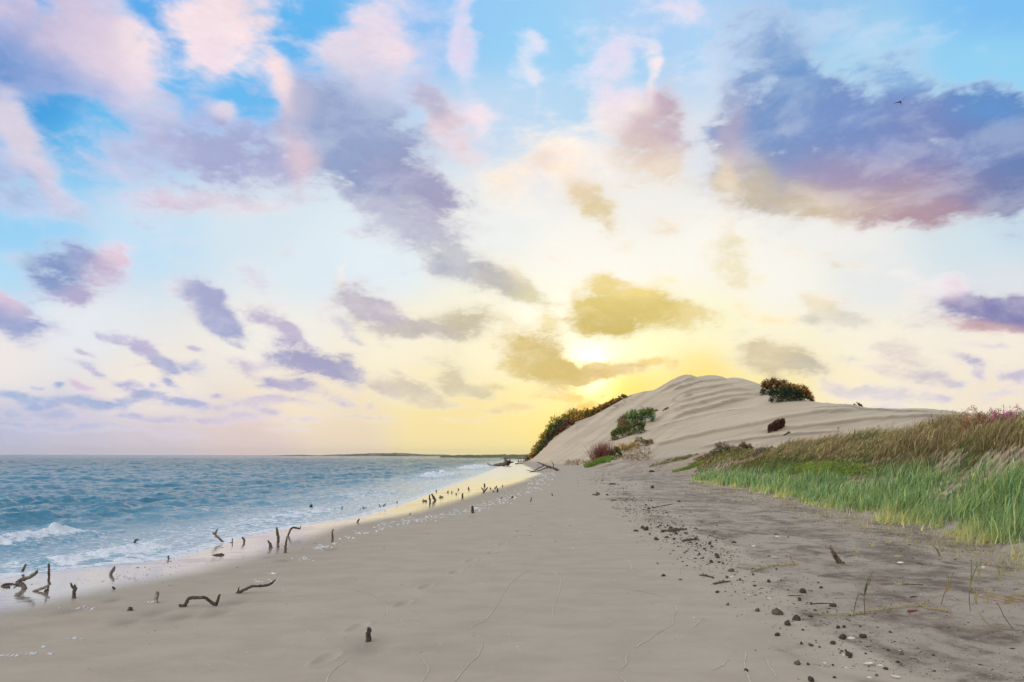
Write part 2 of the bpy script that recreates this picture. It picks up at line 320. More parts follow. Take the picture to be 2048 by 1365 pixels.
# ------------------------------------------------------------------ terrain (polar grid round the viewpoint, real heights)
def ang_of(px, py):
    x, y, z = pdir(px, py)
    return np.degrees(np.arctan2(x, y)), z / np.hypot(x, y)      # azimuth (deg), tan elevation
def pline(pts):
    """pixel polyline -> azimuth-sorted az, tan elevation, extra"""
    p = np.array(pts, float); a, t = ang_of(p[:, 0], p[:, 1])
    o = np.argsort(a); return a[o], t[o], (p[o, 2] if p.shape[1] > 2 else None)
def flat_xy(px, py, z=0.0):
    x, y, zz = pdir(px, py); k = (z - CAMZ) / zz
    return x * k, y * k
# shoreline (wash edge) and the wet-sand edge, as x over y
S = np.array([(-120,1168),(0,1150),(100,1138),(300,1120),(390,1096),(460,1075),(560,1055),(700,1035),(800,1005),(880,975),(960,948),(990,936),(1010,929.5)])
sx_, sy_ = flat_xy(S[:, 0], S[:, 1], 0.0)
SHY = np.concatenate([[-60, 0, 5], sy_, [210, 300, 420, 600, 900, 3000]]); SHX = np.concatenate([[-7.6, -7.6, -7.7], sx_, [0.5, 8, 30, 110, 300, 2500]])
W_ = np.array([(-300,1290),(0,1218),(120,1196),(230,1174),(420,1140),(560,1097),(700,1048),(850,1020),(950,990),(1050,963),(1085,948),(1062,936),(1045,929)])
wx_, wy_ = flat_xy(W_[:, 0], W_[:, 1], 0.12)
o_ = np.argsort(wy_); wx_, wy_ = wx_[o_], wy_[o_]
WTY = np.concatenate([[-60, 0], wy_, [210, 300, 3000]]); WTX = np.concatenate([[-4.5, -4.5], wx_, [1.6, 9, 2502]])
def shore_x(y): return np.interp(y, SHY, SHX)
def wet_x(y): return np.interp(y, WTY, WTX)
def beach_z(x, y):
    s = x - shore_x(y)
    z = np.where(s > 0, 0.24 * (1 - np.exp(-s / 7.0)), s * 0.03)
    return np.clip(z, -2.5, 0.3)

azf = np.arange(-39.5, 42.01, 0.1)
AZ = np.concatenate([np.arange(-180, -40, 2.5), azf, np.arange(43, 180, 1.5)])
ND = 800
DD = np.concatenate([[0.4, 1.2, 2.2], np.geomspace(3.6, 270, ND), np.geomspace(280, 6000, 36)])
NA, NDD = len(AZ), len(DD)

def fz(px, py, z):  # distance on horizontal plane z
    a, t = ang_of(px, py); return (z - CAMZ) / t
# knot curves
Acv = [(1055,929),(1100,933),(1160,937),(1230,942),(1300,950),(1400,962),(1500,982),(1600,1003),(1700,1024),(1800,1046),(1900,1068),(1960,1084),(2048,1118),(2150,1165)]
Aa, At, _ = pline(Acv); 
Bcv = [(1055,927,150),(1100,929,120),(1160,930,100),(1200,926,88),(1250,924,82),(1330,917,76),(1400,907,70),(1450,902,64),(1500,903,58),(1550,900,52),(1620,890,45),(1700,882,38),(1800,872,32),(1900,868,27),(1960,858,25),(2000,862,23.5),(2048,858,22),(2150,845,20)]
Ba, Bt, Bd = pline(Bcv)
Dcv = [(1055,923,205),(1080,926,170),(1100,929,145),(1160,931,118),(1200,926,106),(1250,921,102),(1330,916,102),(1400,911,104),(1500,905,96),(1600,896,86),(1700,884,78),(1800,874,70),(1900,862,64),(2048,856,58),(2150,850,55)]
Da, Dt, Dd = pline(Dcv)
Gcv = [(1050,924,214),(1060,921,215),(1075,908,213),(1090,888,211),(1110,866,209),(1130,852,207),(1150,841,206),(1180,832,205),(1210,815,204),(1240,798,203),(1262,789,202),(1285,783,201),(1308,780,200),(1322,772,199),(1345,758,197),(1362,750.5,196),(1372,748.5,195),(1382,749,194),(1393,753.5,196),(1402,752,192),(1415,750,190),(1430,750,188),(1445,753,186),(1453,757,186),(1465,754.5,184),(1482,756,182),(1500,761,178),(1523,769,173),(1550,781,166),(1580,792,158),(1620,802,149),(1640,805,146),(1680,809,138),(1720,813,131),(1758,818.5,126),(1790,817.5,120),(1830,816.5,116),(1870,819,112),(1910,823.5,108),(1960,828,104),(2048,838,98),(2150,850,90)]
Ga, Gt, Gd = pline(Gcv)
azq = np.arange(-2, 60, 0.1); tq = np.interp(azq, Ga, Gt)
_k = np.exp(-(np.arange(-30, 31) / 13.0) ** 2); _k /= _k.sum()
tq = np.convolve(np.pad(tq, 30, 'edge'), _k, 'valid')
Gd_s = np.interp(Ga, azq, np.convolve(np.pad(np.interp(azq, Ga, Gd), 30, 'edge'), _k, 'valid'))
# wind-cut ridges on the dune: pixel polylines, amplitude (m), width above the line (px)
RIDGES_ = 0
RIDGES = [([(1290,892),(1340,884),(1400,872),(1450,862),(1500,851),(1560,839),(1620,829),(1680,823),(1740,821)],1.0,20),
 ([(1270,868),(1330,845),(1380,832),(1430,822),(1470,817),(1500,814),(1530,812)],-0.9,16),
 ([(1320,842),(1370,826),(1420,812),(1450,803),(1480,797),(1520,793)],0.9,12),
 ([(1325,826),(1380,812),(1440,798),(1490,790),(1540,784)],0.8,10),
 ([(1335,812),(1390,799),(1440,789),(1500,779),(1530,775)],0.8,9),
 ([(1330,801),(1380,785),(1430,776),(1480,767)],0.7,9),
 ([(1322,790),(1360,777),(1400,767),(1450,761),(1480,758)],0.7,8),
 ([(1300,792),(1340,775),(1380,762),(1420,756)],0.7,7),
 ([(1500,868),(1560,862),(1620,852),(1700,842),(1760,836),(1850,832),(1950,834)],0.8,16),
 ([(1380,900),(1450,886),(1520,876),(1600,868),(1700,858)],0.5,14),
 ([(1600,822),(1700,817),(1780,822),(1900,828)],0.3,7)]
Z = np.zeros((NA, NDD)); DUNE = np.zeros((NA, NDD)); VEG = np.zeros((NA, NDD)); CRD = np.zeros(NA)
az37 = ang_of(2120, 1080)[0]
for i, a in enumerate(AZ):
    ae = a; k = 1.0
    if a > az37:
        k = math.sin(R(az37)) / max(math.sin(R(a)), 0.06); ae = az37
    x = DD * math.sin(R(a)); y = DD * math.cos(R(a))
    zb = beach_z(x, y)
    if ae < Ga[0] - 0.35 or a < 0:
        Z[i] = zb; CRD[i] = 1e9; continue
    fade = float(sstep(Ga[0] - 0.35, Ga[0] + 0.1, ae))
    tA = np.interp(ae, Aa, At); dA = (0.22 - CAMZ) / tA
    dB = np.interp(ae, Ba, Bd); zB = CAMZ + dB * np.interp(ae, Ba, Bt)
    dD = np.interp(ae, Da, Dd); zD = CAMZ + dD * np.interp(ae, Da, Dt)
    dG = np.interp(ae, Ga, Gd_s); tG = np.interp(ae, Ga, Gt); zG = CAMZ + dG * tG; tGs = np.interp(ae, azq, tq)
    dA = min(dA, dB * 0.93)
    bs = float(sstep(ang_of(1230, 900)[0], ang_of(1400, 900)[0], ae))
    dC = dB + (dD - dB) * 0.35; zC = min(zB, zD) - 0.9 * bs
    n = 60; t = np.linspace(0, 1, n)[1:]
    tD = (zD - CAMZ) / dD
    # screen-linear climb, slightly hollow at the foot and rounded at the crest
    tt = t - 0.05 * np.sin(2 * np.pi * t)
    dt = dD + (dG - dD) * t
    tbl = tGs + (tG - tGs) * (t ** 10 if ae > 5.5 else t ** .5)
    tz = tD + (tbl - tD) * tt
    kd = np.concatenate([[0, dA, dA + (dB - dA) * .35, dA + (dB - dA) * .75, dB, dB + (dC - dB) * .3, dC, dD], dt, [dG * 1.02, dG * 1.1, dG * 1.35, dG * 2, 1e5]])
    kz = np.concatenate([[.22, .22, .22 + (zB - .22) * .22, .22 + (zB - .22) * .80, zB, zB - .1 * bs, zC, zD], CAMZ + dt * tz, [zG - (zG + 1) * 0.03, zG - (zG + 1) * 0.3, max(zG * 0.15, 0), -1.5, -2.5]])
    z = np.interp(DD, kd * k, kz)
    near_ = DD < dA * k
    z = np.where(near_, zb, np.maximum(z, np.where(DD < dD * k, np.minimum(zb, z + 1), z)))
    Z[i] = z * fade + zb * (1 - fade)
    DUNE[i] = sstep(dD * k * 0.97, dD * k * 1.0, DD) * fade
    VEG[i] = sstep(dA * k * 1.02, dA * k * 1.25, DD) * (1 - DUNE[i]) * bs
    CRD[i] = dG * k
# light radial smoothing (keeps the crest crisp)
ker = np.array([1, 2, 3, 2, 1.]); ker /= ker.sum()
Zs = Z.copy()
for kk, wgt in zip(range(-2, 3), ker):
    pass
Zp = np.pad(Z, ((0, 0), (2, 2)), 'edge')
Zs = sum(ker[q] * Zp[:, q:q + NDD] for q in range(5))
Z = np.where(DUNE > 0.5, Z * 0.6 + Zs * 0.4, Zs)
A3, D3 = np.meshgrid(AZ, DD, indexing='ij')
GX = D3 * np.sin(np.radians(A3)); GY = D3 * np.cos(np.radians(A3))
# relief
DPX, DPY = topix(GX, GY, Z - CAMZ)
infr = (GY > 1)
dn = DUNE * infr
rel = np.zeros_like(Z); SHADE_AND_MARKS = np.zeros_like(Z)
for pts, amp, wd in RIDGES:
    p = np.array(pts, float)
    yl = np.interp(DPX, p[:, 0], p[:, 1], left=np.nan, right=np.nan)
    q = np.nan_to_num(yl - (DPY + 3.0 * fbm(DPX / 60, DPY / 30, 2, 3)), nan=-999.0)
    ends = sstep(p[0, 0], p[0, 0] + 50, DPX) * (1 - sstep(p[-1, 0] - 60, p[-1, 0], DPX))
    prof = np.where(q > 0, np.exp(-q / wd), np.exp(-(q / 1.6) ** 2)) * (q > -900)
    rel += 0.9 * amp * prof * ends
    SHADE_AND_MARKS += ends * (np.exp(-((q + 1.8) / 1.5) ** 2) * .55 + .35 * np.where(q < 0, np.exp(q / (wd * .8)), 0) - .35 * np.exp(-((q - 2.2) / 2.4) ** 2)) * (q > -900)  # ridge shading painted into sand colour: dark below crests, pale above
# striations running up the slip face
sl_ = (DPX * 0.62 + DPY * 0.78)
sf = dn * (1 - sstep(1310, 1400, DPX + (DPY - 850) * 0.5)) * sstep(1090, 1140, DPX)
rel += sf * 0.45 * vnoise((DPX * 0.72 + DPY * 1.05) / 7.0, (DPX - DPY) / 90.0, 12)
rel += sf * 0.22 * vnoise((DPX * 0.72 + DPY * 1.05) / 2.6, (DPX - DPY) / 50.0, 13)
# fine sweeping ripples of the windward side
ws = dn * sstep(1290, 1380, DPX) * (1 - sstep(0.97, 1.0, D3 / CRD[:, None]))
rel += ws * 0.42 * fbm((DPY + 0.25 * DPX + 9 * fbm(DPX / 80, DPY / 40, 2, 6)) / 7.0, DPX / 110.0, 3, 14)
rel += ws * 0.18 * vnoise((DPY + 0.28 * DPX) / 2.0, DPX / 60.0, 15)
rel *= np.clip(D3 / 200, .3, 1) ** 1.5
rel *= (1 - sstep(0.965, 1.0, D3 / CRD[:, None]))
Z = Z + rel * dn
SHADE_AND_MARKS += sf * np.clip(vnoise((DPX * 0.72 + DPY * 1.05) / 5.0, (DPX - DPY) / 80.0, 12) + .15, -.2, 1) * .55
SHADE_AND_MARKS += ws * np.clip(vnoise((DPY + 0.27 * DPX) / 3.0, DPX / 120.0, 14) * 1.3 + .0, -.3, .8) * .32  # tone bands of the ripples, shading put into the colour
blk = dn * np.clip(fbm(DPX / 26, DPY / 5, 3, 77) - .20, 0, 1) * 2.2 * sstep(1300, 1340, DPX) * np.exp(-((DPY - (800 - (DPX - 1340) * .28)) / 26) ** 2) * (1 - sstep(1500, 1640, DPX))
SHADE_AND_MARKS += blk
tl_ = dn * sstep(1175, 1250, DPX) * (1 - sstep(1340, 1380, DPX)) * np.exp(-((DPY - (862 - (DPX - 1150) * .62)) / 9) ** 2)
SHADE_AND_MARKS += tl_ * np.clip(fbm(DPX / 9, DPY / 4, 3, 78) + .05, 0, 1) * 1.6
SHADE_AND_MARKS = np.clip(SHADE_AND_MARKS, -.5, 1.2) * dn
Z += VEG * 0.30 * fbm(GX / 2.6, GY / 3.0, 3, 40)
# dark upper beach: low wind streaked relief
Dk = np.array([(1130,926),(1190,935),(1225,950),(1250,985),(1300,1025),(1400,1065),(1460,1110),(1500,1150),(1600,1222),(1700,1290),(1800,1365),(1950,1480)])
dkx, dky = flat_xy(Dk[:, 0], Dk[:, 1], 0.2)
o_ = np.argsort(dky)
dk_edge = np.interp(GY, dky[o_], dkx[o_])
DARK = sstep(-0.1, 0.35, (GX - dk_edge) / (0.35 + 0.035 * GY) + 2.4 * fbm(GX * .9 + GY * .15, GY * .7, 5, 50)) * (D3 < 140) * (A3 > 0) * (1 - DUNE)
Z += DARK * (0.035 * fbm(GX * 1.1 + GY * .3, GY * 0.9, 4, 60) + 0.010 * fbm(GX * 5, GY * 5, 3, 61))
SMOOTHB = (1 - DARK) * (1 - DUNE) * (GX > shore_x(GY))
Z += SMOOTHB * 0.0035 * fbm(GX * .5 + GY * .1, GY * .9, 3, 62) * sstep(0.5, 3, GX - wet_x(GY))
# footprints crossing the smooth sand
FOOT = [(640,1304,668,1299),(709,1243,724,1241),(796,1201,818,1194),(848,1166,858,1163),(903,1139,920,1135),(937,1115,947,1114),(978,1098,992,1096),(1003,1082,1008,1081),(1030,1069,1038,1067),(1040,1057,1043,1056),(1060,1047,1068,1045),(1064,1040,1068,1039),(1076,1030,1082,1029)]
for (x0, y0, x1, y1) in FOOT:
    fx0, fy0 = flat_xy(x0, y0, .2); fx1, fy1 = flat_xy(x1, y1, .2)
    cxx, cyy = (fx0 + fx1) / 2, (fy0 + fy1) / 2
    ex, ey = 0.25, 0.97
    u = (GX - cxx) * ex + (GY - cyy) * ey; v = -(GX - cxx) * ey + (GY - cyy) * ex
    r2 = (u / 0.15) ** 2 + (v / 0.055) ** 2
    Z += np.where(r2 < 9, -0.016 * np.exp(-r2 ** 1.5) + 0.006 * np.exp(-((np.sqrt(r2) - 1.5) / .35) ** 2), 0)
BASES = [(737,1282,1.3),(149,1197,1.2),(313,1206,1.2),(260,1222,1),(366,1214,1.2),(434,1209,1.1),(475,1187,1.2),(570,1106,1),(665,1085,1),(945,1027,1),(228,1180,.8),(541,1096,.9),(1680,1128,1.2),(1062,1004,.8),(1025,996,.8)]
SCOUR_SHADOW = np.zeros_like(Z)
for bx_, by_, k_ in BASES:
    fx, fy = flat_xy(bx_, by_, .2); e_ = np.exp(-(((GX - fx) / (.13 * k_)) ** 2 + ((GY - fy) / (.20 * k_)) ** 2)); SCOUR_SHADOW = np.maximum(SCOUR_SHADOW, e_)
    e2 = np.exp(-(((GX - fx - .28 * k_) / (.30 * k_)) ** 2 + ((GY - fy) / (.09 * k_)) ** 2)); SCOUR_SHADOW = np.maximum(SCOUR_SHADOW, .35 * e2)  # side streak painted like a soft shadow beside each stick
Z -= .018 * SCOUR_SHADOW * (GX > shore_x(GY))
WETN = 0.30 * fbm(GX * .45, GY * .18, 3, 70)
wsd = (wet_x(GY) - GX) + WETN
WET = sstep(-0.35, 0.75, wsd) * (GX > -400) * (GY < 600)
DAMP = np.maximum(sstep(-2.6, 0.2, wsd), 0)

LAZ = AZ; LDD = np.log(DD)
def ground(x, y):
    x = np.asarray(x, float); y = np.asarray(y, float)
    a = np.degrees(np.arctan2(x, y)); d = np.log(np.maximum(np.hypot(x, y), 0.45))
    i = np.clip(np.searchsorted(AZ, a) - 1, 0, NA - 2); j = np.clip(np.searchsorted(LDD, d) - 1, 0, NDD - 2)
    fa = np.clip((a - AZ[i]) / (AZ[i + 1] - AZ[i]), 0, 1); fd = np.clip((d - LDD[j]) / (LDD[j + 1] - LDD[j]), 0, 1)
    return (Z[i, j] * (1 - fa) + Z[i + 1, j] * fa) * (1 - fd) + (Z[i, j + 1] * (1 - fa) + Z[i + 1, j + 1] * fa) * fd
def hit(px, py, dmin=3.0, dmax=260.0, water=False):
    """first point of the ground seen at this direction"""
    x, y, z = [float(q) for q in pdir(px, py)]
    h = math.hypot(x, y); ds = np.geomspace(dmin, dmax, 2600)
    gx = ds * x / h; gy = ds * y / h; ray = CAMZ + ds * z / h
    g = ground(gx, gy)
    if water: g = np.maximum(g, 0.0)
    k = np.argmax(ray <= g)
    if ray[k] > g[k]: k = len(ds) - 1
    return np.array([gx[k], gy[k], g[k]]), ds[k]

# ---- material
mat, nt, out = newmat('beach_sand'); b = NB(nt)
geo = b.n('ShaderNodeNewGeometry'); Pp = geo.outputs['Position']
wet = b.attr('wet').outputs['Fac']; damp = b.attr('damp').outputs['Fac']; dark = b.attr('dark').outputs['Fac']; dune = b.attr('dune').outputs['Fac']; veg = b.attr('veg').outputs['Fac']
grain = b.noise(Pp, 260, 3, 0.7).outputs[0]
mott = b.noise(b.mapping(Pp, (1, 1.6, 1)), 1.6, 6, 0.6, 0.4).outputs[0]
fine = b.noise(b.mapping(Pp, (6, 14, 10), (0, 0, R(-8))), 1.0, 6, 0.65, 0.6).outputs[0]
streak = b.noise(b.mapping(Pp, (0.9, 3.4, 1), (0, 0, R(12))), 1.3, 7, 0.62, 0.5).outputs[0]
c = b.mix(b.ramp(mott, .3, .7), (0.425, .365, .29, 1), (0.49, .425, .34, 1))
spk0 = b.noise(Pp, 60, 4, .8).outputs[0]
c = b.mix(b.ramp(grain, .35, .75), c, b.mix(0.4, c, (0.2, .17, .14, 1)))
c = b.mix(b.ramp(spk0, .60, .78), c, (0.20, .17, .145, 1))
c = b.mix(b.ramp(spk0, .36, .24, 0, .8), c, (0.6, .56, .5, 1))
patch_ = b.noise(b.mapping(Pp, (.75, .55, 1), (0, 0, R(24))), 1.0, 9, .66, .7).outputs[0]
sst = b.noise(b.mapping(Pp, (2.6, 2.9, 3), (0, 0, R(20))), 1.0, 8, .7, .4).outputs[0]
spk = b.noise(Pp, 34, 5, .75).outputs[0]
dkc = b.mix(b.ramp(b.math('ADD', b.math('MULTIPLY', patch_, .6), b.math('MULTIPLY', sst, .4)), .40, .56), (0.205, .165, .130, 1), (0.40, .345, .28, 1))
dkc = b.mix(b.ramp(sst, .36, .47), b.mix(.38, dkc, (0.07, .055, .042, 1)), dkc)
dkc = b.mix(b.ramp(spk, .56, .72), dkc, b.mix(.55, dkc, (0.05, .042, .035, 1)))
dkc = b.mix(b.ramp(spk, .30, .42, .5, 0), dkc, (0.48, .43, .37, 1))
c = b.mix(dark, c, dkc)
dmt = b.ramp(b.noise(b.mapping(Pp, (.06, .06, .5)), 1.0, 6, .6, .8).outputs[0], .35, .65)
dnc = b.mix(dmt, (0.50, .42, .31, 1), (0.56, .475, .355, 1))
dl = b.attr('shade_and_marks').outputs['Fac']
dnc = b.mix(b.ramp(dl, 0, .9, 0, .75, False), dnc, (0.19, .155, .11, 1))  # painted ridge shade and dark marks on the dune sand
dnc = b.mix(b.ramp(dl, -.4, 0, .6, 0, False), dnc, (0.56, .48, .37, 1))  # painted light edge above the ridge lines
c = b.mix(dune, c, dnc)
vgc = b.mix(b.ramp(mott, .4, .6), (0.30, .23, .17, 1), (0.44, .36, .28, 1))
c = b.mix(veg, c, vgc)
c = b.mix(b.math('MULTIPLY', b.attr('scour_shadow').outputs['Fac'], 0.36), c, (0.12, .10, .085, 1))  # darkens the scour hollows and the painted side shadows
c = b.mix(b.math('MULTIPLY', damp, 0.24), c, (0.27, .235, .20, 1))
c = b.mix(b.math('MULTIPLY', wet, 0.7), c, (0.20, .17, .15, 1))
bmp = b.n('ShaderNodeBump'); bmp.inputs['Distance'].default_value = 0.02
drough = b.math('MAXIMUM', b.math('MULTIPLY', dark, 0.9), b.math('MULTIPLY', veg, 0.8))
b.link(b.math('MULTIPLY', b.math('SUBTRACT', 1.0, wet), b.math('ADD', 0.18, drough)), bmp.inputs['Strength'])
hgt = b.math('ADD', b.math('MULTIPLY', sst, 1.3), b.math('ADD', b.math('MULTIPLY', spk, .35), b.math('MULTIPLY', grain, 0.12))); b.link(hgt, bmp.inputs['Height'])
bmp2 = b.n('ShaderNodeBump'); bmp2.inputs['Distance'].default_value = 0.6
rip = b.n('ShaderNodeTexWave', wave_type='BANDS', bands_direction='X'); b.link(b.mapping(Pp, (1, .35, 1), (0, 0, R(25))), rip.inputs[0]); rip.inputs['Scale'].default_value = 0.9; rip.inputs['Distortion'].default_value = 5; rip.inputs['Detail'].default_value = 3; rip.inputs['Detail Scale'].default_value = .7
b.link(b.math('MULTIPLY', dune, 0.13), bmp2.inputs['Strength']); b.link(rip.outputs['Fac'], bmp2.inputs['Height']); b.link(bmp.outputs[0], bmp2.inputs['Normal'])
pr = b.n('ShaderNodeBsdfPrincipled'); b.link(c, pr.inputs['Base Color']); pr.inputs['Roughness'].default_value = 0.85
pr.inputs['Specular IOR Level'].default_value = 0.25
b.link(bmp2.outputs[0], pr.inputs['Normal'])
wb = b.n('ShaderNodeBump'); wb.inputs['Distance'].default_value = 0.005
camw = b.n('ShaderNodeVectorMath', operation='LENGTH'); b.link(Pp, camw.inputs[0]); b.link(b.ramp(camw.outputs['Value'], 8, 70, .6, 1.0), wb.inputs['Strength'])
wnz = b.noise(b.mapping(Pp, (1.5, 5, 1), (0, 0, R(-12))), 1.6, 4, .6, .5).outputs[0]; b.link(wnz, wb.inputs['Height'])
gl = b.n('ShaderNodeBsdfGlossy'); gl.inputs[0].default_value = (.96, .96, .96, 1); b.link(b.ramp(camw.outputs['Value'], 8, 70, .06, .26), gl.inputs['Roughness']); b.link(wb.outputs[0], gl.inputs['Normal'])
fr = b.n('ShaderNodeFresnel'); fr.inputs[0].default_value = 2.0
pool = b.ramp(b.noise(b.mapping(Pp, (.35, 1.5, 1), (0, 0, R(-10))), 1.0, 5, .6, .4).outputs[0], .30, .50)
wf = b.math('MULTIPLY', b.math('POWER', wet, 1.0), b.math('MULTIPLY', fr.outputs[0], b.ramp(pool, 0, 1, .95, 1.35)), clamp=True)
ms = b.n('ShaderNodeMixShader'); b.link(wf, ms.inputs[0]); b.link(pr.outputs[0], ms.inputs[1]); b.link(gl.outputs[0], ms.inputs[2])
b.link(ms.outputs[0], out.inputs[0])
V = np.stack([GX, GY, Z], -1).reshape(-1, 3)
f = gridfaces(NA, NDD); 
# close the seam at +-180 deg and the hole at the centre
i0 = np.arange(NDD - 1)
seam = np.stack([(NA - 1) * NDD + i0, i0, i0 + 1, (NA - 1) * NDD + i0 + 1], -1)
V = np.concatenate([V, [[0, 0, float(ground(0.1, 0.3))]]])
ia = np.arange(NA); cent = np.stack([np.full(NA, len(V) - 1), ((ia + 1) % NA) * NDD, ia * NDD], -1)
at = lambda q: np.concatenate([q.ravel(), [0]])
g_o = npmesh('ground', V, [f[:, ::-1], seam[:, ::-1], cent[:, ::-1]], mat, dict(wet=at(WET), damp=at(DAMP), dark=at(DARK), shade_and_marks=at(SHADE_AND_MARKS), scour_shadow=at(SCOUR_SHADOW), dune=at(DUNE), veg=at(VEG)))
tag(g_o, kind='structure')

# ------------------------------------------------------------------ sea
SAZ = np.concatenate([np.arange(-180, -41, 3.0), np.arange(-40, 6, 0.085), np.arange(6.2, 20, 1.0), np.arange(20, 178, 4.0)])
SDD = np.concatenate([np.geomspace(5.5, 400, 860), np.geomspace(410, 6000, 28)])
a_, d_ = np.meshgrid(SAZ, SDD, indexing='ij')
X = d_ * np.sin(np.radians(a_)); Y = d_ * np.cos(np.radians(a_))
off = shore_x(Y) - X                       # metres seaward of the wash edge
deep = sstep(0.6, 9.0, off)
H = np.zeros_like(X); r2g = np.random.default_rng(3)
wavs = []
for k in range(52):
    lam = 0.34 * (1.085 ** k) * r2g.uniform(.9, 1.1)
    if lam > 14: lam = r2g.uniform(2, 9)
    th = r2g.normal(R(205), R(34))
    amp = 0.0150 * lam ** 0.62 * r2g.uniform(.5, 1.2)
    if lam > 5: amp *= 0.55
    wavs.append((lam, th, amp, r2g.uniform(0, 6.28)))
qx = X + 0.6 * fbm(X / 4, Y / 4, 2, 80); qy = Y + 0.6 * fbm(X / 4, Y / 4, 2, 83)
cell = np.maximum(d_ * 0.005, d_ * R(0.085))
for lam, th, amp, ph in wavs:
    kk = 2 * np.pi / lam
    s = np.sin(kk * (qx * math.sin(th) + qy * math.cos(th)) + ph)
    s = 1 - 2 * np.sqrt(np.abs(1 - s) / 2 + 1e-4) * 1.0 if lam < 4 else s
    H += amp * s * np.clip(lam / (3.0 * cell), 0, 1) * (0.75 + 0.9 * np.clip(fbm(X / 14, Y / 14, 2, 5 + int(lam * 7)), -.6, .6))
H *= 0.10 + 0.90 * deep
swell = H.copy()
FO = np.zeros_like(X)
# breakers
def curve_dist(pts, z=0.1):
    p = np.array(pts, float); bx, by = flat_xy(p[:, 0], p[:, 1], z)
    best = np.full(X.shape, 1e9); sgn = np.zeros(X.shape); par = np.zeros(X.shape)
    L = 0; tot = np.sum(np.hypot(np.diff(bx), np.diff(by)))
    for q in range(len(bx) - 1):
        ex, ey = bx[q + 1] - bx[q], by[q + 1] - by[q]; l = math.hypot(ex, ey)
        t = np.clip(((X - bx[q]) * ex + (Y - by[q]) * ey) / l ** 2, 0, 1)
        ddx = X - (bx[q] + t * ex); ddy = Y - (by[q] + t * ey); dd = np.hypot(ddx, ddy)
        s = np.sign(ex * ddy - ey * ddx); m = dd < best
        best = np.where(m, dd, best); sgn = np.where(m, s, sgn); par = np.where(m, (L + t * l) / tot, par); L += l
    return best * sgn, par
def breaker(pts, h, wback, wfront, foam, seed):
    global H, FO
    q, t = curve_dist(pts)
    q = q + 0.35 * fbm(X / 1.1, Y / 1.1, 3, seed)
    env = np.clip(t * 6, 0, 1) * np.clip((1 - t) * 5, 0, 1) * (1 + .5 * fbm(t * 22, X * .3, 3, seed + 5))
    pr_ = np.where(q > 0, np.exp(-(q / wback) ** 2), np.exp(-np.abs(q / wfront) ** 1.6))
    H += h * pr_ * env * (1 + 0.5 * fbm(X * 1.5, Y * 1.5, 2, seed + 3))
    inz = ((q < 0.06 * wback) & (q > -wfront * 3.4)) * env
    FO = np.maximum(FO, foam * inz * np.exp(-np.clip(-q - wfront, 0, 9) / (wfront * 1.3)))
    H += 0.16 * h / .25 * inz * np.abs(fbm(X * 5, Y * 5, 3, seed + 9)) * foam
breaker([(-260,1105),(-120,1092),(0,1076),(60,1066),(120,1054),(175,1044),(205,1042)], 0.125, .7, 0.36, .95, 200)
breaker([(40,1122),(120,1112),(200,1103),(270,1088),(330,1078)], 0.10, .6, .35, .9, 210)
breaker([(100,1132),(180,1124),(240,1112),(300,1098)], 0.07, .5, .3, .8, 220)
breaker([(660,996),(700,989),(760,981),(815,976)], 0.10, .9, .5, .6, 230)
breaker([(830,958),(870,950),(900,946)], 0.28, 1.6, .9, .9, 240)
breaker([(905,940),(940,934),(970,931)], 0.28, 2.5, 1.5, .9, 250)
breaker([(330,1020),(420,1012),(520,1002),(580,998)], 0.09, 1.0, .6, .35, 260)
breaker([(420,1048),(500,1040),(580,1026),(640,1015),(700,1008)], 0.07, .8, .4, .7, 270)
shorefoam = (1 - sstep(0.5, 7.5 + 0.05 * Y, off + 1.5 * fbm(X / 2, Y / 5, 3, 90))) 
FO = np.maximum(FO, 0.56 * shorefoam)
FO = np.maximum(FO, 0.75 * (1 - sstep(0.0, 0.12, off)))
H += 0.02 * shorefoam * np.abs(fbm(X * 4, Y * 4, 3, 95))
H = H * sstep(-0.2, 1.2, off) + 0.012
# far out: lower so only the tilt of the facets counts
mat, nt, out = newmat('sea_water'); b = NB(nt)
geo = b.n('ShaderNodeNewGeometry'); Pp = geo.outputs['Position']
fo = b.attr('foam').outputs['Fac']; hs = b.attr('shal').outputs['Fac']
camd = b.n('ShaderNodeVectorMath', operation='LENGTH'); b.link(Pp, camd.inputs[0])
dist = camd.outputs['Value']
wc = b.mix(hs, (0.006, .165, .26, 1), (0.15, .33, .44, 1))
pr = b.n('ShaderNodeBsdfPrincipled'); b.link(wc, pr.inputs['Base Color']); pr.inputs['IOR'].default_value = 1.333
pr.inputs['Roughness'].default_value = 0.10
b1 = b.n('ShaderNodeBump'); b1.inputs['Distance'].default_value = 0.10
wv = b.noise(b.mapping(Pp, (2.2, 3.2, 1), (0, 0, R(10))), 1.0, 8, .62, .6).outputs[0]
b.link(wv, b1.inputs['Height']); b.link(b.math('ADD', 1.0, b.math('MULTIPLY', hs, -0.4)), b1.inputs['Strength'])
b2 = b.n('ShaderNodeBump'); b2.inputs['Distance'].default_value = 1.5; 
wv2 = b.noise(b.mapping(Pp, (.55, .8, 1), (0, 0, R(10))), 1.0, 6, .68, .5).outputs[0]
b.link(wv2, b2.inputs['Height']); b.link(b.ramp(dist, 25, 200, 0.1, 1.0), b2.inputs['Strength']); b.link(b1.outputs[0], b2.inputs['Normal'])
b.link(b2.outputs[0], pr.inputs['Normal'])
lace = b.n('ShaderNodeTexVoronoi', feature='DISTANCE_TO_EDGE'); wrp = b.noise(Pp, 2.2, 4, .6)
va = b.n('ShaderNodeVectorMath', operation='MULTIPLY_ADD'); b.link(wrp.outputs['Color'], va.inputs[0]); va.inputs[1].default_value = (.55, .55, 0); b.link(b.mapping(Pp, (1, .8, 1)), va.inputs[2])
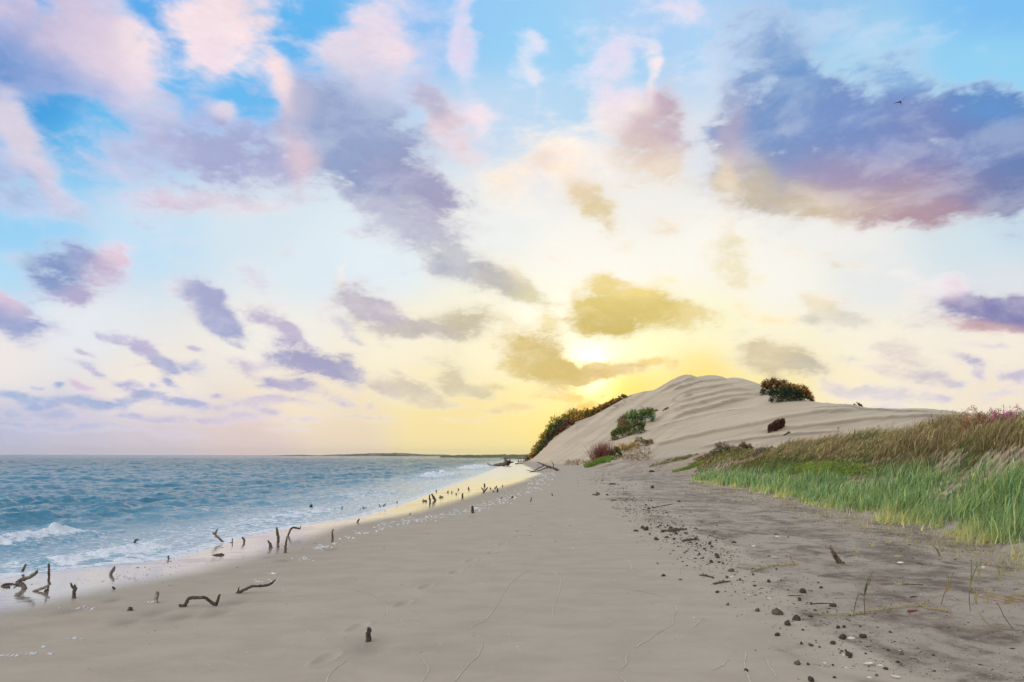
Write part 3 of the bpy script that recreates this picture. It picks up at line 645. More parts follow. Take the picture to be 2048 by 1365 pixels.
b.link(va.outputs[0], lace.inputs['Vector']); lace.inputs['Scale'].default_value = 3.2
l1 = b.ramp(lace.outputs['Distance'], 0.0, 0.16, 1.0, 0.0)
fn = b.noise(b.mapping(Pp, (1, 2.4, 1), (0, 0, R(15))), 4.2, 9, .72, .5).outputs[0]
fsum = b.math('ADD', b.math('ADD', fo, b.math('MULTIPLY', l1, 0.22)), b.math('MULTIPLY', b.math('SUBTRACT', fn, .5), 1.9))
fm = b.ramp(fsum, .50, .92)
fmm = b.math('MULTIPLY', fm, b.ramp(fo, .02, .25))
fd = b.n('ShaderNodeBsdfDiffuse'); fd.inputs[0].default_value = (.80, .84, .90, 1)
fb = b.n('ShaderNodeBump'); fb.inputs['Distance'].default_value = .05; fb.inputs['Strength'].default_value = .9; b.link(b.noise(Pp, 14, 5, .6).outputs[0], fb.inputs['Height']); b.link(fb.outputs[0], fd.inputs['Normal'])
ms = b.n('ShaderNodeMixShader'); b.link(fmm, ms.inputs[0]); b.link(pr.outputs[0], ms.inputs[1]); b.link(fd.outputs[0], ms.inputs[2])
b.link(ms.outputs[0], out.inputs[0])
shal = (1 - sstep(0.5, 12, off))
V = np.stack([X, Y, H], -1).reshape(-1, 3)
keep = (off > -1.0)
f = gridfaces(len(SAZ), len(SDD))
kf = keep.ravel()[f].any(1)
f = f[kf]
used = np.zeros(len(V), bool); used[f.ravel()] = True
idx = np.cumsum(used) - 1
sea = npmesh('sea', V[used], idx[f][:, ::-1], mat, dict(foam=FO.ravel()[used], shal=shal.ravel()[used]))
tag(sea, kind='structure')
# ------------------------------------------------------------------ driftwood
def woodmat(name, ca, cb_, sc=18):
    mat, nt, out = newmat(name); b = NB(nt)
    tc = b.n('ShaderNodeTexCoord'); P = tc.outputs['Object']
    n = b.noise(b.mapping(P, (1, 1, .25)), sc, 6, .65, .4).outputs[0]
    n2 = b.noise(P, sc * 6, 4, .6).outputs[0]
    c = b.mix(b.ramp(n, .35, .65), ca + (1,), cb_ + (1,))
    pr = b.n('ShaderNodeBsdfPrincipled'); b.link(c, pr.inputs['Base Color']); pr.inputs['Roughness'].default_value = .8
    bp = b.n('ShaderNodeBump'); bp.inputs['Strength'].default_value = .8; bp.inputs['Distance'].default_value = .01
    b.link(b.math('ADD', n, b.math('MULTIPLY', n2, .5)), bp.inputs['Height']); b.link(bp.outputs[0], pr.inputs['Normal'])
    b.link(pr.outputs[0], out.inputs[0]); return mat
M_dark = woodmat('dark_wet_wood', (.035, .024, .018), (.10, .07, .05))
M_brown = woodmat('brown_driftwood', (.07, .045, .03), (.20, .14, .09))
M_grey = woodmat('grey_driftwood', (.10, .085, .065), (.27, .23, .18))
M_pale = woodmat('bleached_driftwood', (.14, .11, .09), (.55, .50, .44), 30)

def tube(paths, sides=9, rough=0.12, seed=0, cap=True):
    """paths: list of (pts (n,3), radii) -> V, quads, tris"""
    Vs = []; Q = []; T = []; base = 0; rg = np.random.default_rng(seed)
    for pts, rad in paths:
        pts = np.asarray(pts, float); rad = np.asarray(rad, float)
        # resample with a smooth curve
        n = len(pts); t = np.arange(n); tt = np.linspace(0, n - 1, max(2, (n - 1) * 5 + 1))
        if n > 2:
            ti = np.clip(tt.astype(int), 0, n - 2); f_ = (tt - ti)[:, None]
            p0 = pts[np.clip(ti - 1, 0, n - 1)]; p1 = pts[ti]; p2 = pts[ti + 1]; p3 = pts[np.clip(ti + 2, 0, n - 1)]
            P = 0.5 * ((2 * p1) + (-p0 + p2) * f_ + (2 * p0 - 5 * p1 + 4 * p2 - p3) * f_ ** 2 + (-p0 + 3 * p1 - 3 * p2 + p3) * f_ ** 3)
            P = 0.55 * P + 0.45 * np.stack([np.interp(tt, t, pts[:, k]) for k in range(3)], -1)
        else:
            P = np.stack([np.interp(tt, t, pts[:, k]) for k in range(3)], -1)
        rr = np.interp(tt, t, rad)
        m = len(P)
        mean_r = rr.mean()
        P[1:-1] += rg.normal(0, mean_r * 0.12, (m - 2, 3))
        tan = np.gradient(P, axis=0); tan /= np.linalg.norm(tan, axis=1)[:, None] + 1e-9
        ref = np.array([0.3, -0.9, 0.2]); 
        a = np.cross(tan, ref); a /= np.linalg.norm(a, axis=1)[:, None] + 1e-9; bb = np.cross(tan, a)
        th = np.linspace(0, 2 * np.pi, sides, endpoint=False)
        lump = 1 + rough * rg.normal(0, 1, (m, sides)); grain_ = 1 + rough * rg.normal(0, 1, (1, sides))
        rm = rr[:, None] * np.clip(lump * grain_, .5, 1.6)
        ring = P[:, None, :] + (a[:, None, :] * np.cos(th)[None, :, None] + bb[:, None, :] * np.sin(th)[None, :, None]) * rm[..., None]
        # splintered end
        ring[-1] += tan[-1] * (rg.uniform(-.2, 1.4, sides) * rr[-1])[:, None]
        Vs.append(ring.reshape(-1, 3))
        Q.append(gridfaces(m, sides, True) + base)
        base += m * sides
        if cap:
            Vs.append(np.array([P[0], P[-1] - tan[-1] * rr[-1] * .3])); k = np.arange(sides)
            T.append(np.stack([np.full(sides, base), (k + 1) % sides + base - m * sides, k + base - m * sides], -1))
            T.append(np.stack([np.full(sides, base + 1), k + base - sides, (k + 1) % sides + base - sides], -1))
            base += 2
    return np.concatenate(Vs), np.concatenate(Q), (np.concatenate(T) if T else np.zeros((0, 3), int))

def at_depth(px, py, Y):
    x, y, z = [float(q) for q in pdir(px, py)]; k = Y / y
    return np.array([x * k, Y, CAMZ + z * k])
DRIFT = 'weathered driftwood sticks standing in the beach sand'
def stick(label, base, pts, mat=None, name='driftwood_stick', cat='driftwood', seed=0, twigs=(), lie=False, group=DRIFT, water=False, dys=None):
    """base: pixel of the foot; pts: [(px,py,r_px,dy)] from foot to tip"""
    p0, d0 = hit(base[0], base[1], water=water)
    if water: g0 = float(ground(p0[0], p0[1])); 
    Y0 = p0[1]; s = Y0 / F * 1.02
    path = []; rad = []
    first = True
    for q in pts:
        dy = q[3] if len(q) > 3 else 0
        P = at_depth(q[0], q[1], Y0 + dy); path.append(P); rad.append(q[2] * s)
    if not lie:
        # sunk into the sand
        f0 = path[0].copy(); d = (path[0] - path[1]); d /= np.linalg.norm(d)
        sink = max(0.06, 2.5 * rad[0]); f0 = f0 + d * 0.3 * sink; f0[2] = min(f0[2], float(ground(f0[0], f0[1])) - sink * .8)
        path = [f0] + path; rad = [rad[0] * 1.05] + rad
    org = np.array([p0[0], p0[1], float(ground(p0[0], p0[1]))])
    V, Q, T = tube([(path, rad)], seed=seed + 3)
    mat = mat or M_brown
    if twigs:
        root = empty(name, org); 
        o = npmesh('main_stem', V - org, [Q, T], mat, parent=root)
        for k, tw in enumerate(twigs):
            tp = [at_depth(q[0], q[1], Y0 + (q[3] if len(q) > 3 else 0)) for q in tw]; tr_ = [q[2] * s for q in tw]
            V, Q, T = tube([(tp, tr_)], 7, seed=seed + 20 + k)
            npmesh('twig', V - org, [Q, T], mat, parent=root)
    else:
        root = npmesh(name, V - org, [Q, T], mat); root.location = org
    tag(root, label, cat, group)
    return root
st_ = stick
# left foreground group in the wet sand
st_('short dark stick leaning right on the wash edge, far left', (44.5,1145), [(44.5,1145,2.2),(47,1138,2.1),(51.5,1130,1.6)], M_brown, seed=1)
st_('thick greenish driftwood branch bent like an elbow, far left in the wet sand', (50,1178), [(50,1178,4.2),(47,1172,4.3),(40,1166,4.2),(35,1165,4),(44,1160,3.6),(62,1153,3.3),(72,1146,2.8)], M_grey, seed=2, twigs=[[(62,1152,1.6),(70,1146,1.2),(76,1140,.8)]])
st_('curled thin root loop lying in shallow water at the far left edge', (22,1173), [(38,1171,1.6,.0),(26,1168.5,2,.15),(12,1169,2,.1),(4,1172.5,1.8,0),(10,1175,1.6,-.1),(20,1174,1.4,-.1)], M_dark, name='curled_root', cat='root', seed=3, lie=True, twigs=[[(28,1169,1.2),(33,1171,1)]])
st_('tall thin upright stick in the wet sand, left of the hooked stump', (98,1167), [(98,1167,1.9),(98.5,1150,2),(97.6,1129,1.7)], M_brown, seed=4)
st_('smooth curved branch rising right out of a pool, beside the thin upright stick', (66,1183), [(66,1183,1.8),(78,1179.5,2.6),(89,1175,2.6),(100,1168.5,2)], M_grey, seed=5)
st_('tiny forked nub poking out of the pool below the curved branch', (93,1183), [(90,1183,1.6),(92,1181,1.5),(96,1179,1.2)], M_dark, seed=6, twigs=[[(92,1181.5,1.2),(91,1178.5,.8)]])
st_('stump with a hooked clawlike top standing at the edge of the wet sand', (149,1197), [(149,1197,3.3),(148.5,1189,3.2),(149,1182,3.2),(152,1177,3)], M_brown, seed=7, twigs=[[(151,1177,2.8),(146,1174.5,2.6),(143,1171,2),(142,1166.5,.9)],[(151,1176,2.4),(150,1172,1.6),(149.5,1169.5,.8)]])
st_('thick broken stick leaning right and mirrored in the wet sand', (221,1149.5), [(221,1149.5,3),(225,1142.5,3.2),(228.5,1136.5,2.8)], M_grey, seed=8, twigs=[[(228,1138,1.3),(229.5,1133.5,1)]])
st_('small black nub below the mirrored leaning stick', (228,1179.5), [(228,1179.5,2.2),(225.5,1174.5,1.4)], M_dark, seed=9)
st_('low triangular wood stub on dry sand left of the pale stump', (260,1222), [(260.5,1222.5,5),(260,1219.5,3.4),(261.5,1215.5,1.2)], M_dark, name='driftwood_stub', seed=10)
st_('blotchy pale and brown stump standing on the sand', (313,1206), [(313,1206,3.5),(312.5,1198,3.3),(314,1192,3.4),(315,1186.5,3)], M_pale, name='driftwood_stump', seed=11, twigs=[[(315.5,1188,1.6),(317.5,1185.5,1.2)]])
st_('long dark branch bent in a wide arch with an upturned right end', (366,1214.5), [(359.5,1210,2),(363,1213,3.4),(368,1213.5,3.4),(372,1207,3.3),(377.5,1198,3.3),(385,1195.5,3.2),(398,1196,3),(407,1195.5,3),(415,1199,2.9),(424,1206,3),(433,1209.5,3),(436,1201,2.6),(439.3,1190.5,2)], M_dark, name='driftwood_branch', seed=12, lie=True, twigs=[[(406,1195.5,1.8),(407.5,1192.5,1)]])
st_('long dark branch curving up to the right with a small spur at its foot', (475,1187), [(473,1187.5,2.4),(480,1184.5,2.7),(490,1179,2.6),(504,1173.5,2.5),(520,1172,2.4),(535,1171,2.4),(543,1167,2.1),(550.5,1160.5,1.3)], M_dark, name='driftwood_branch', seed=13, lie=True, twigs=[[(476,1186,1.6),(477,1180,1.3),(478,1175,.8)],[(519,1172.5,1.4),(521,1175,.8)]])
st_('bent dark stick standing out in the foam', (267,1090), [(267,1090,1.9),(270,1084,1.9),(272,1080,1.8),(276.5,1080,1)], M_dark, seed=14, water=True)
st_('long slanting stick of the crossed pair by the wash edge', (446,1085), [(446,1085,1.9),(438,1077,2),(426,1066,1.5)], M_brown, seed=15, group='crossed sticks')
st_('short upright stick of the crossed pair by the wash edge', (431.5,1077), [(432,1077,1.4),(431.5,1069,1.5),(432.5,1064,1.5),(435.2,1059,1.1)], M_brown, seed=16, group='crossed sticks')
st_('very thin little peg right of the crossed sticks', (465,1086), [(465,1086,.9),(464.6,1077.5,.8)], M_brown, seed=17)
st_('short curved stick with its reflection, second right of the crossed sticks', (488.5,1085), [(488.5,1085,1.6),(488.5,1080.5,1.8),(484.8,1075.5,1.4)], M_brown, seed=18)
st_('hornlike stick curving left beside the tall stick', (541,1096), [(541,1096,3),(540.5,1090,2.4),(536,1082.5,1.3)], M_brown, seed=19)
st_('tall slightly wavy stick, left of the arched branch', (556,1088), [(556,1088,1.9),(557,1078,2.1),(555,1067,2),(553.4,1055,1.2)], M_brown, seed=20)
st_('tall straight brown stick in front of the arched branch', (570.5,1106.5), [(570.5,1106.5,2.6),(571.5,1094,2.4),(573.8,1075,1.5)], M_brown, seed=21)
st_('tiny chip lying between the two tall sticks', (555,1094.5), [(553.5,1095,1.2),(557,1093.5,1)], M_dark, name='wood_chip', cat='wood chip', seed=22, lie=True)
st_('thin branch arching over to the right above its reflection', (577,1071.5), [(576,1071.5,1.8),(578.5,1066,1.7),(581,1059,1.7),(586,1055.5,1.7),(593,1056.2,1.8),(599.5,1058,1.4)], M_dark, name='driftwood_branch', seed=23, twigs=[[(600,1058.5,.8),(601.4,1053.5,.9)]])
st_('isolated upright stick at the edge of the wet sand, nibbled top', (665,1085), [(665,1085,2.3),(665.5,1074,2.1),(664.5,1065,1.6),(666.5,1059.5,1.1)], M_brown, seed=24)
st_('flat curved bark piece lying in the wet sand', (437,1111), [(425,1111.5,1),(434,1110,2),(443,1108.5,2.2),(447,1110,1.2)], M_dark, name='bark_piece', cat='bark', seed=25, lie=True)
st_('little forked twig standing in the wet sand below the foam stick', (337,1118.5), [(337,1118.5,1.2),(337,1112.5,1)], M_brown, seed=26, twigs=[[(337,1116,1),(334.5,1114.5,.7)]])
st_('squat dark block standing out in the surf', (623,1017), [(623,1017,2.6),(622.2,1013,2.6),(622.5,1010.5,2.2)], M_dark, name='driftwood_stub', seed=27, water=True)
for i, (bx, by, tx_, ty_, r_, lb) in enumerate([
 (659,1023,658.5,1020.5,1.0,'smallest of the three pegs on the far wash edge'),(668.5,1022.5,670,1017,1.1,'middle of the three pegs on the far wash edge'),(683,1021,684.6,1013.5,1.1,'tallest of the three pegs on the far wash edge'),
 (669.5,1027,671.5,1025,1.6,'rounded nub below the three pegs'),(714.5,1045,718.5,1038.5,1.4,'short twig leaning right between wash edge and dry sand'),
 (761,1015,758.5,1009.5,.9,'thin left arm of the V shaped twig pair'),(766,1014,771.3,1007.5,1.3,'thicker right arm of the V shaped twig pair'),(794,1008,794.4,1003,1.1,'lone peg between the twig pair and the twin stakes'),
 (860.5,1004,859,991,1.7,'thinner left stake of the twin stakes'),(870.5,1001.5,863.8,989.5,2.1,'thicker right stake of the twin stakes leaning left'),
 (925,996,925.5,988,1.5,'crooked peg right of the twin stakes'),(945.8,1027,944.9,1013.5,2.2,'blunt upright post standing alone on dry sand'),
 (969.5,974,968.5,968,1.4,'farthest peg of the twig cluster in the wash'),(968,984,963,976,1.1,'left leaning twig of the cluster in the wash'),(967,986,975,976,1.5,'right leaning twig of the cluster in the wash'),
 (995,985,995.8,978,1.6,'stubby peg right of the twig cluster'),(988,985,985.5,982,1.0,'low slanted twig right of the cluster'),(1024,997,1026,993,1.9,'short dark plug on dry sand, left of the thin dark stick'),
 (1061,1004,1063.2,995,1.0,'thin dark stick leaning right on dry sand'),(1105.5,992.5,1103.8,987.5,1.0,'thin short stick farthest right on the smooth sand'),
 (1001.5,998,1003.5,996,1.2,'low twig lying by the foam flecks'),(736.8,1283,737.5,1258.5,4.5,'thick dark square cut post standing nearest the camera')]):
    mid = ((bx + tx_) / 2 + random.uniform(-.4, .4), (by + ty_) / 2)
    st_(lb, (bx, by), [(bx, by, r_ * 1.05), (mid[0], mid[1], r_ * 1.03), (tx_, ty_, r_ * .8)], M_dark if r_ > 1.4 else M_brown, seed=40 + i, name='driftwood_post' if r_ > 4 else 'driftwood_stick',
        twigs=[[(734,1283,1.8),(733.6,1276,1.4)]] if r_ > 4 else ())
# wet nubs dotted through the far wash
for i, (x, y) in enumerate([(895.5,984),(904,984.5),(913,988),(917,979),(873,982),(936.6,976),(981,977),(993,974),(1005,972),(938,979),(990,976),(853,1002),(727,1018),(721,1019.5),(820,1028)]):
    o = st_('tiny dark wood nub dotting the far shallow wash', (x, y + 1.5), [(x, y + 1.5, 1.3), (x + random.uniform(-1, 1), y - 1.2, .9)], M_dark, name='driftwood_nub', seed=80 + i, group='tiny wood nubs in the far wash')
for i, (x, y, ln) in enumerate([(882,994.5,8),(728,1017,9),(848,1002,6)]):
    st_(['flat tangle of sticks lying right of the twin stakes', 'flat dark stick lying in the wash, mid beach', 'short stick lying at the foot of the twin stakes'][i], (x, y + 1), [(x - ln / 2, y + 1, 1.2), (x, y, 1.5), (x + ln / 2, y - .5, 1)], M_brown, seed=100 + i, lie=True, twigs=[[(x, y, 1), (x - 2, y - 3, .7)]])
# leaning brown stump on the upper beach
st_('red brown stump leaning left on the dark upper sand', (1680,1127.5), [(1679,1127.5,5),(1675,1120,4.6),(1669,1110,3.8),(1663,1100,2.8)], M_brown, name='driftwood_stump', seed=120, twigs=[[(1663.5,1101,2.2),(1661,1096,1.7),(1661.5,1092.5,1.2)],[(1680,1126,3),(1684.5,1125.5,3.4),(1686.5,1126.5,2)]])

# fallen dead trees far along the beach
def dead_tree(name, label, base, Y, trunk, limbs, roots, mat, seed):
    p0, d0 = hit(*base); Y = p0[1]; s = Y / F
    org = np.array([p0[0], p0[1], float(ground(p0[0], p0[1]))]); root = empty(name, org); tag(root, label, 'dead tree', 'fallen dead trees')
    def mk(nm, qs, k, sides=8):
        pts = [at_depth(q[0], q[1], Y + (q[3] if len(q) > 3 else 0)) for q in qs]
        V, Q, T = tube([(pts, [q[2] * s for q in qs])], sides, seed=seed + k); npmesh(nm, V - org, [Q, T], mat, parent=root)
    mk('trunk', trunk, 0, 10)
    for k, l in enumerate(limbs): mk('branch', l, k + 1)
    for k, l in enumerate(roots): mk('root', l, k + 30)
dead_tree('fallen_tree', 'bare dead tree lying across the sand before the dune', (1085,943), 0,
 [(1115,940.5,2.6),(1108,937.5,2.3),(1100,934.5,1.9),(1088,930,1.5),(1074,924.5,.8)],
 [[(1100,934.5,1.2),(1092,936,1.0),(1080,941,.9,-2),(1070,943.5,.8,-3),(1061,944.5,.6,-3)],[(1088,931,1.1),(1080,935,1,-1),(1073,939,.9,-2),(1066,943,.7,-3),(1054,946,.6,-3)],[(1066,943,.7,-3),(1059,942,.6,-3),(1053,940,.4,-3)],
  [(1106,936,.9),(1107,930,.8),(1103,923.5,.5)],[(1107,930,.6),(1106,926.5,.4)],[(1086,929.5,.7),(1088,934,.5)],[(1096,934,.8),(1094,938.5,.6)],[(1082,927.5,.6),(1078,929.5,.4)],[(1074,930,.5),(1076,934,.4)],[(1100,935,.8),(1101,939,.6)]],
 [[(1113,940,1.8),(1118,940.5,1)],[(1110,939,1.4),(1112,936,.8)]], M_brown, 300)
rr_ = np.random.default_rng(5)
rts = []
for k in range(16):
    a = rr_.uniform(0, 6.28); l = rr_.uniform(5, 11)
    rts.append([(1017, 926, 2.0), (1017 + math.cos(a) * l * .5, 926 - abs(math.sin(a)) * l * .45 + 1, 1.5, rr_.uniform(-2, 2)), (1017 + math.cos(a) * l, 926.5 - abs(math.sin(a)) * l * .75 + rr_.uniform(-1, 2), .7, rr_.uniform(-3, 3))])
rts.append([(1013,924,1.6),(1010,920,1.4),(1009,915.5,.9)]); rts.append([(1010,918,1),(1014,917,.8),(1017,918,.5)])
dead_tree('fallen_tree', 'stranded dead tree with a raised root ball at the water edge', (1000,933), 0,
 [(1018,927,4.2),(1008,928.5,3.2),(995,930.5,2.2),(984,932,1.4),(976,932.5,.8)],
 [[(984,932,1),(979,930,.9),(975,927,.6)],[(995,930,.9),(990,928.5,.6)],[(1030,928,1.2),(1040,928,.8),(1046,927,.5)],[(1034,928,.8),(1037,925,.5)]], rts, M_brown, 340)
for i, (x, y) in enumerate([(1036,923),(1041,921),(1047,922),(1052,921)]):
    st_('small dead snag far off beside the foot of the dune', (x, y + 2), [(x, y + 2, .8), (x + 1, y - 1, .7), (x + random.uniform(-2, 2), y - 5, .4)], M_brown, name='dead_snag', cat='snag', seed=400 + i, group='dead snags by the dune foot')

# ------------------------------------------------------------------ bird
bp, bd = at_depth(1800.5, 203.5, 62.0), 62.0
def b_pt(px, py, dy=0): return at_depth(px, py, 62.0 + dy) - bp
mat, nt, out = newmat('black_feather'); b = NB(nt); pr = b.n('ShaderNodeBsdfPrincipled'); pr.inputs['Roughness'].default_value = .7
tcn = b.n('ShaderNodeTexCoord'); b.link(b.mix(b.noise(tcn.outputs['Object'], 12).outputs[0], (.01, .01, .013, 1), (.03, .028, .03, 1)), pr.inputs['Base Color']); b.link(pr.outputs[0], out.inputs[0])
bird = empty('bird', bp); tag(bird, 'black soaring seabird with raised wings in front of the big blue cloud', 'bird')
V, Q, T = tube([([b_pt(1799.5, 201.5, -.2), b_pt(1800.6, 203.6, -.1), b_pt(1801.2, 205.6, 0), b_pt(1802, 208, .15), b_pt(1802.4, 210, .2)], [.018, .045, .05, .035, .012])], 8, .02, 5)
npmesh('body', V, [Q, T], mat, parent=bird)
def wing(pts, ch):
    vv = []
    for (x, y, dy), c in zip(pts, ch):
        p = b_pt(x, y, dy)
        vv += [p + np.array([0, -c * .5, .008]), p + np.array([0, 0, .03 * c + .012]), p + np.array([0.0, c * .5, 0.0]), p + np.array([0, 0, -.012])]
    return np.array(vv), np.concatenate([gridfaces(len(pts), 4, True)])
V, Q = wing([(1801,205,0),(1805,200.5,0),(1809,196.5,.1),(1813,192.5,.25)], [.20, .22, .16, .03]); npmesh('wing', V, Q, mat, parent=bird)
V, Q = wing([(1801,205,0),(1796.5,205,-.05),(1792,206,0),(1787,207.8,.1)], [.20, .22, .16, .03]); npmesh('wing', V, Q, mat, parent=bird)
# ------------------------------------------------------------------ vegetation
def leafmat(name, transl=0.45, rough=.6):
    mat, nt, out = newmat(name); b = NB(nt)
    col = b.attr('Col').outputs['Color']
    pr = b.n('ShaderNodeBsdfPrincipled'); b.link(col, pr.inputs['Base Color']); pr.inputs['Roughness'].default_value = rough; pr.inputs['Specular IOR Level'].default_value = .3
    tl = b.n('ShaderNodeBsdfTranslucent'); b.link(b.mix(.35, col, (.9, .75, .25, 1), 'MULTIPLY'), tl.inputs[0])
    b.link(b.mix(1, col, (1.35, 1.3, .85, 1), 'MULTIPLY'), tl.inputs[0])
    ms = b.n('ShaderNodeMixShader'); ms.inputs[0].default_value = transl
    b.link(pr.outputs[0], ms.inputs[1]); b.link(tl.outputs[0], ms.inputs[2]); b.link(ms.outputs[0], out.inputs[0]); return mat
M_blade = leafmat('grass_blades', .35); M_leaf = leafmat('leaves', .55)

def blades(P, h, w, lean, bend, c0, c1, seed, segs=3, curl=0.25):
    """P (n,3) roots; h height; w width; lean (n,2) horizontal lean per unit height; bend extra; colours root->tip"""
    r = np.random.default_rng(seed); n = len(P)
    lv = np.linspace(0, 1, segs + 1)
    face = r.uniform(0, np.pi, n) * 0.6 + 0.2 - 0.8
    sx_ = np.cos(face); sy_ = np.sin(face)
    kink = r.normal(0, curl, (n, 2))
    rows = []; cols = []
    for k, t in enumerate(lv):
        cx_ = P[:, 0] + h * (lean[:, 0] * t + bend[:, 0] * t * t + kink[:, 0] * t * (1 - t))
        cy_ = P[:, 1] + h * (lean[:, 1] * t + bend[:, 1] * t * t + kink[:, 1] * t * (1 - t))
        L = np.hypot(lean[:, 0] * t + bend[:, 0] * t * t, lean[:, 1] * t + bend[:, 1] * t * t)
        cz_ = P[:, 2] + h * (t - 0.30 * L * t)
        ww = w * (1 - t) ** 0.7 * 0.5 if k < segs else 0 * w
        c = c0 * (1 - t) + c1 * t
        if k < segs:
            rows.append(np.stack([cx_ - sx_ * ww, cy_ - sy_ * ww, cz_], -1)); rows.append(np.stack([cx_ + sx_ * ww, cy_ + sy_ * ww, cz_], -1))
            cols += [c, c]
        else:
            rows.append(np.stack([cx_, cy_, cz_], -1)); cols.append(c)
    m = 2 * segs + 1
    V = np.stack(rows, 1).reshape(-1, 3); Cc = np.stack(cols, 1).reshape(-1, 3)
    b0 = np.arange(n)[:, None] * m
    Q = []
    for k in range(segs - 1):
        Q.append(b0 + np.array([[2 * k, 2 * k + 1, 2 * k + 3, 2 * k + 2]]))
    T = b0 + np.array([[2 * segs - 2, 2 * segs - 1, 2 * segs]])
    return V, np.concatenate(Q), T, Cc

CB = 1.55
def col_rand(cols, n, r, jit=.18):
    c = np.clip(np.array([lin(k) for k in cols]) * CB, 0, .75); i = r.integers(0, len(c), n)
    return c[i] * np.exp(r.normal(0, jit, (n, 1)))

def merge(parts):
    Vs, Qs, Ts, Cs = [], [], [], []; b0 = 0
    for V, Q, T, C_ in parts:
        Vs.append(V); Qs.append(Q + b0); Ts.append(T + b0); Cs.append(C_); b0 += len(V)
    return np.concatenate(Vs), np.concatenate(Qs), np.concatenate(Ts), np.concatenate(Cs)

def band(n, lo_pts, hi_pts, r, power=1.0):
    """sample ground between two pixel polylines, evenly in view; returns points and fraction from lo to hi"""
    lo = np.array(lo_pts, float); hi = np.array(hi_pts, float)
    x0 = max(lo[0, 0], hi[0, 0]); x1 = min(lo[-1, 0], hi[-1, 0])
    px = r.uniform(x0, x1, n); yl = np.interp(px, lo[:, 0], lo[:, 1]); yh = np.interp(px, hi[:, 0], hi[:, 1])
    t = r.uniform(0, 1, n) ** power
    py = yl + (yh - yl) * t
    return px, py, t
def pix_ground(px, py, dmax=120.0):
    """vectorised first hit"""
    x, y, z = pdir(px, py); h = np.hypot(x, y)
    ds = np.geomspace(6, dmax, 420)[None, :]
    gx = ds * (x / h)[:, None]; gy = ds * (y / h)[:, None]
    g = ground(gx, gy); ray = CAMZ + ds * (z / h)[:, None]
    ok = ray <= g; k = np.argmax(ok, 1); good = ok.any(1)
    i = np.arange(len(px))
    f = np.where(k > 0, (ray[i, k - 1] - g[i, k - 1]) / np.maximum(1e-6, (ray[i, k - 1] - g[i, k - 1]) - (ray[i, k] - g[i, k])), 0)
    d = ds[0][np.maximum(k - 1, 0)] * (1 - f) + ds[0][k] * f
    X_ = d * x / h; Y_ = d * y / h
    return np.stack([X_, Y_, ground(X_, Y_)], -1), d, good

FR_LO = [(1370,962),(1450,975),(1520,988),(1600,1007),(1700,1032),(1800,1058),(1900,1082),(1980,1104),(2050,1130),(2200,1185)]
FR_HI = [(1385,953),(1450,948),(1520,943),(1600,948),(1700,952),(1800,948),(1900,944),(1980,936),(2050,930),(2200,925)]
TOP = [(1390,935),(1430,915),(1500,903),(1550,900),(1620,889),(1700,881),(1800,871),(1900,867),(1960,857),(2000,860),(2050,857),(2200,843)]
r = np.random.default_rng(21)
# --- bright marsh grass along the foot
CB = 1.75
N = 46000
px, py, t = band(N, FR_LO, FR_HI, r, 1.15)
P, d, ok = pix_ground(px, py)
dens_ = 0.42 + fbm(P[:, 0] * 1.1, P[:, 1] * 1.1, 3, 31) * 2.0 + t * 2.6 - (1 - sstep(0.0, 0.16, t)) * .50
ok &= (r.uniform(0, 1, N) < np.clip(dens_, .03, 1)) & (d < 95) & ~((np.abs(px - 1650) < 75) & (np.abs(py - 950) < 9))
ok &= r.uniform(0, 1, N) < 1 - .75 * sstep(.62, 1.0, t + .5 * fbm(P[:, 0] * .6, P[:, 1] * .6, 3, 55))
P, d, t, px, py = P[ok], d[ok], t[ok], px[ok], py[ok]; n = len(P)
# gather into tufts
tx = np.round(P[:, 0] / .22 + vnoise(P[:, 0], P[:, 1], 3) * .5) * .22; ty = np.round(P[:, 1] / .28) * .28
P[:, 0] = P[:, 0] * .45 + tx * .55; P[:, 1] = P[:, 1] * .45 + ty * .55; P[:, 2] = ground(P[:, 0], P[:, 1]) - .02
edge = 1 - sstep(0.02, 0.28, t + fbm(P[:, 0] * .8, P[:, 1] * .8, 2, 33) * .3)
hh = (0.31 + 0.14 * r.normal(0, 1, n)) * (1 - 0.35 * edge) * (1 + 1.3 * fbm(P[:, 0] * .9, P[:, 1] * .9, 3, 34)) * np.clip(1.0 - (d - 20) / 150, .55, 1.05)
hh = np.clip(hh, .08, .8)
wd = np.maximum(0.010, d * 0.00085) * r.lognormal(0, .4, n)
lean = np.stack([r.normal(.16, .16, n) + .25 * vnoise(P[:, 0] * .7, P[:, 1] * .7, 8), r.normal(0.0, .18, n)], 1)
bend = np.stack([r.normal(.22, .2, n), r.normal(0, .15, n)], 1)
gr = col_rand([(146,160,108),(100,130,84),(84,118,88),(116,142,90),(92,130,104),(136,156,104),(70,104,74),(60,90,62)], n, r, .38)
dry = col_rand([(206,198,150),(190,190,130),(150,172,105),(176,160,110),(168,140,100)], n, r)
mixd = np.clip(edge * 1.0 + (r.uniform(0, 1, n) < .10) * .6, 0, 1)[:, None]
c1 = gr * (1 - mixd) + (0.45 * dry + .55 * lin((150,180,110))) * mixd; c0 = (gr * .8) * (1 - mixd) + dry * mixd
tipd = (r.uniform(0, 1, n) < .35)[:, None]
c1 = np.where(tipd, c1 * .4 + .6 * 1.3 * lin((172,186,132)), c1)
V, Q, T, Cc = blades(P, hh, wd, lean, bend, c0, c1, 22)
mg = npmesh('marsh_grass', V, [Q, T], M_blade, dict(Col=Cc), smooth=True); tag(mg, 'bright green marsh grass along the foot of the bank', 'grass', kind='stuff')

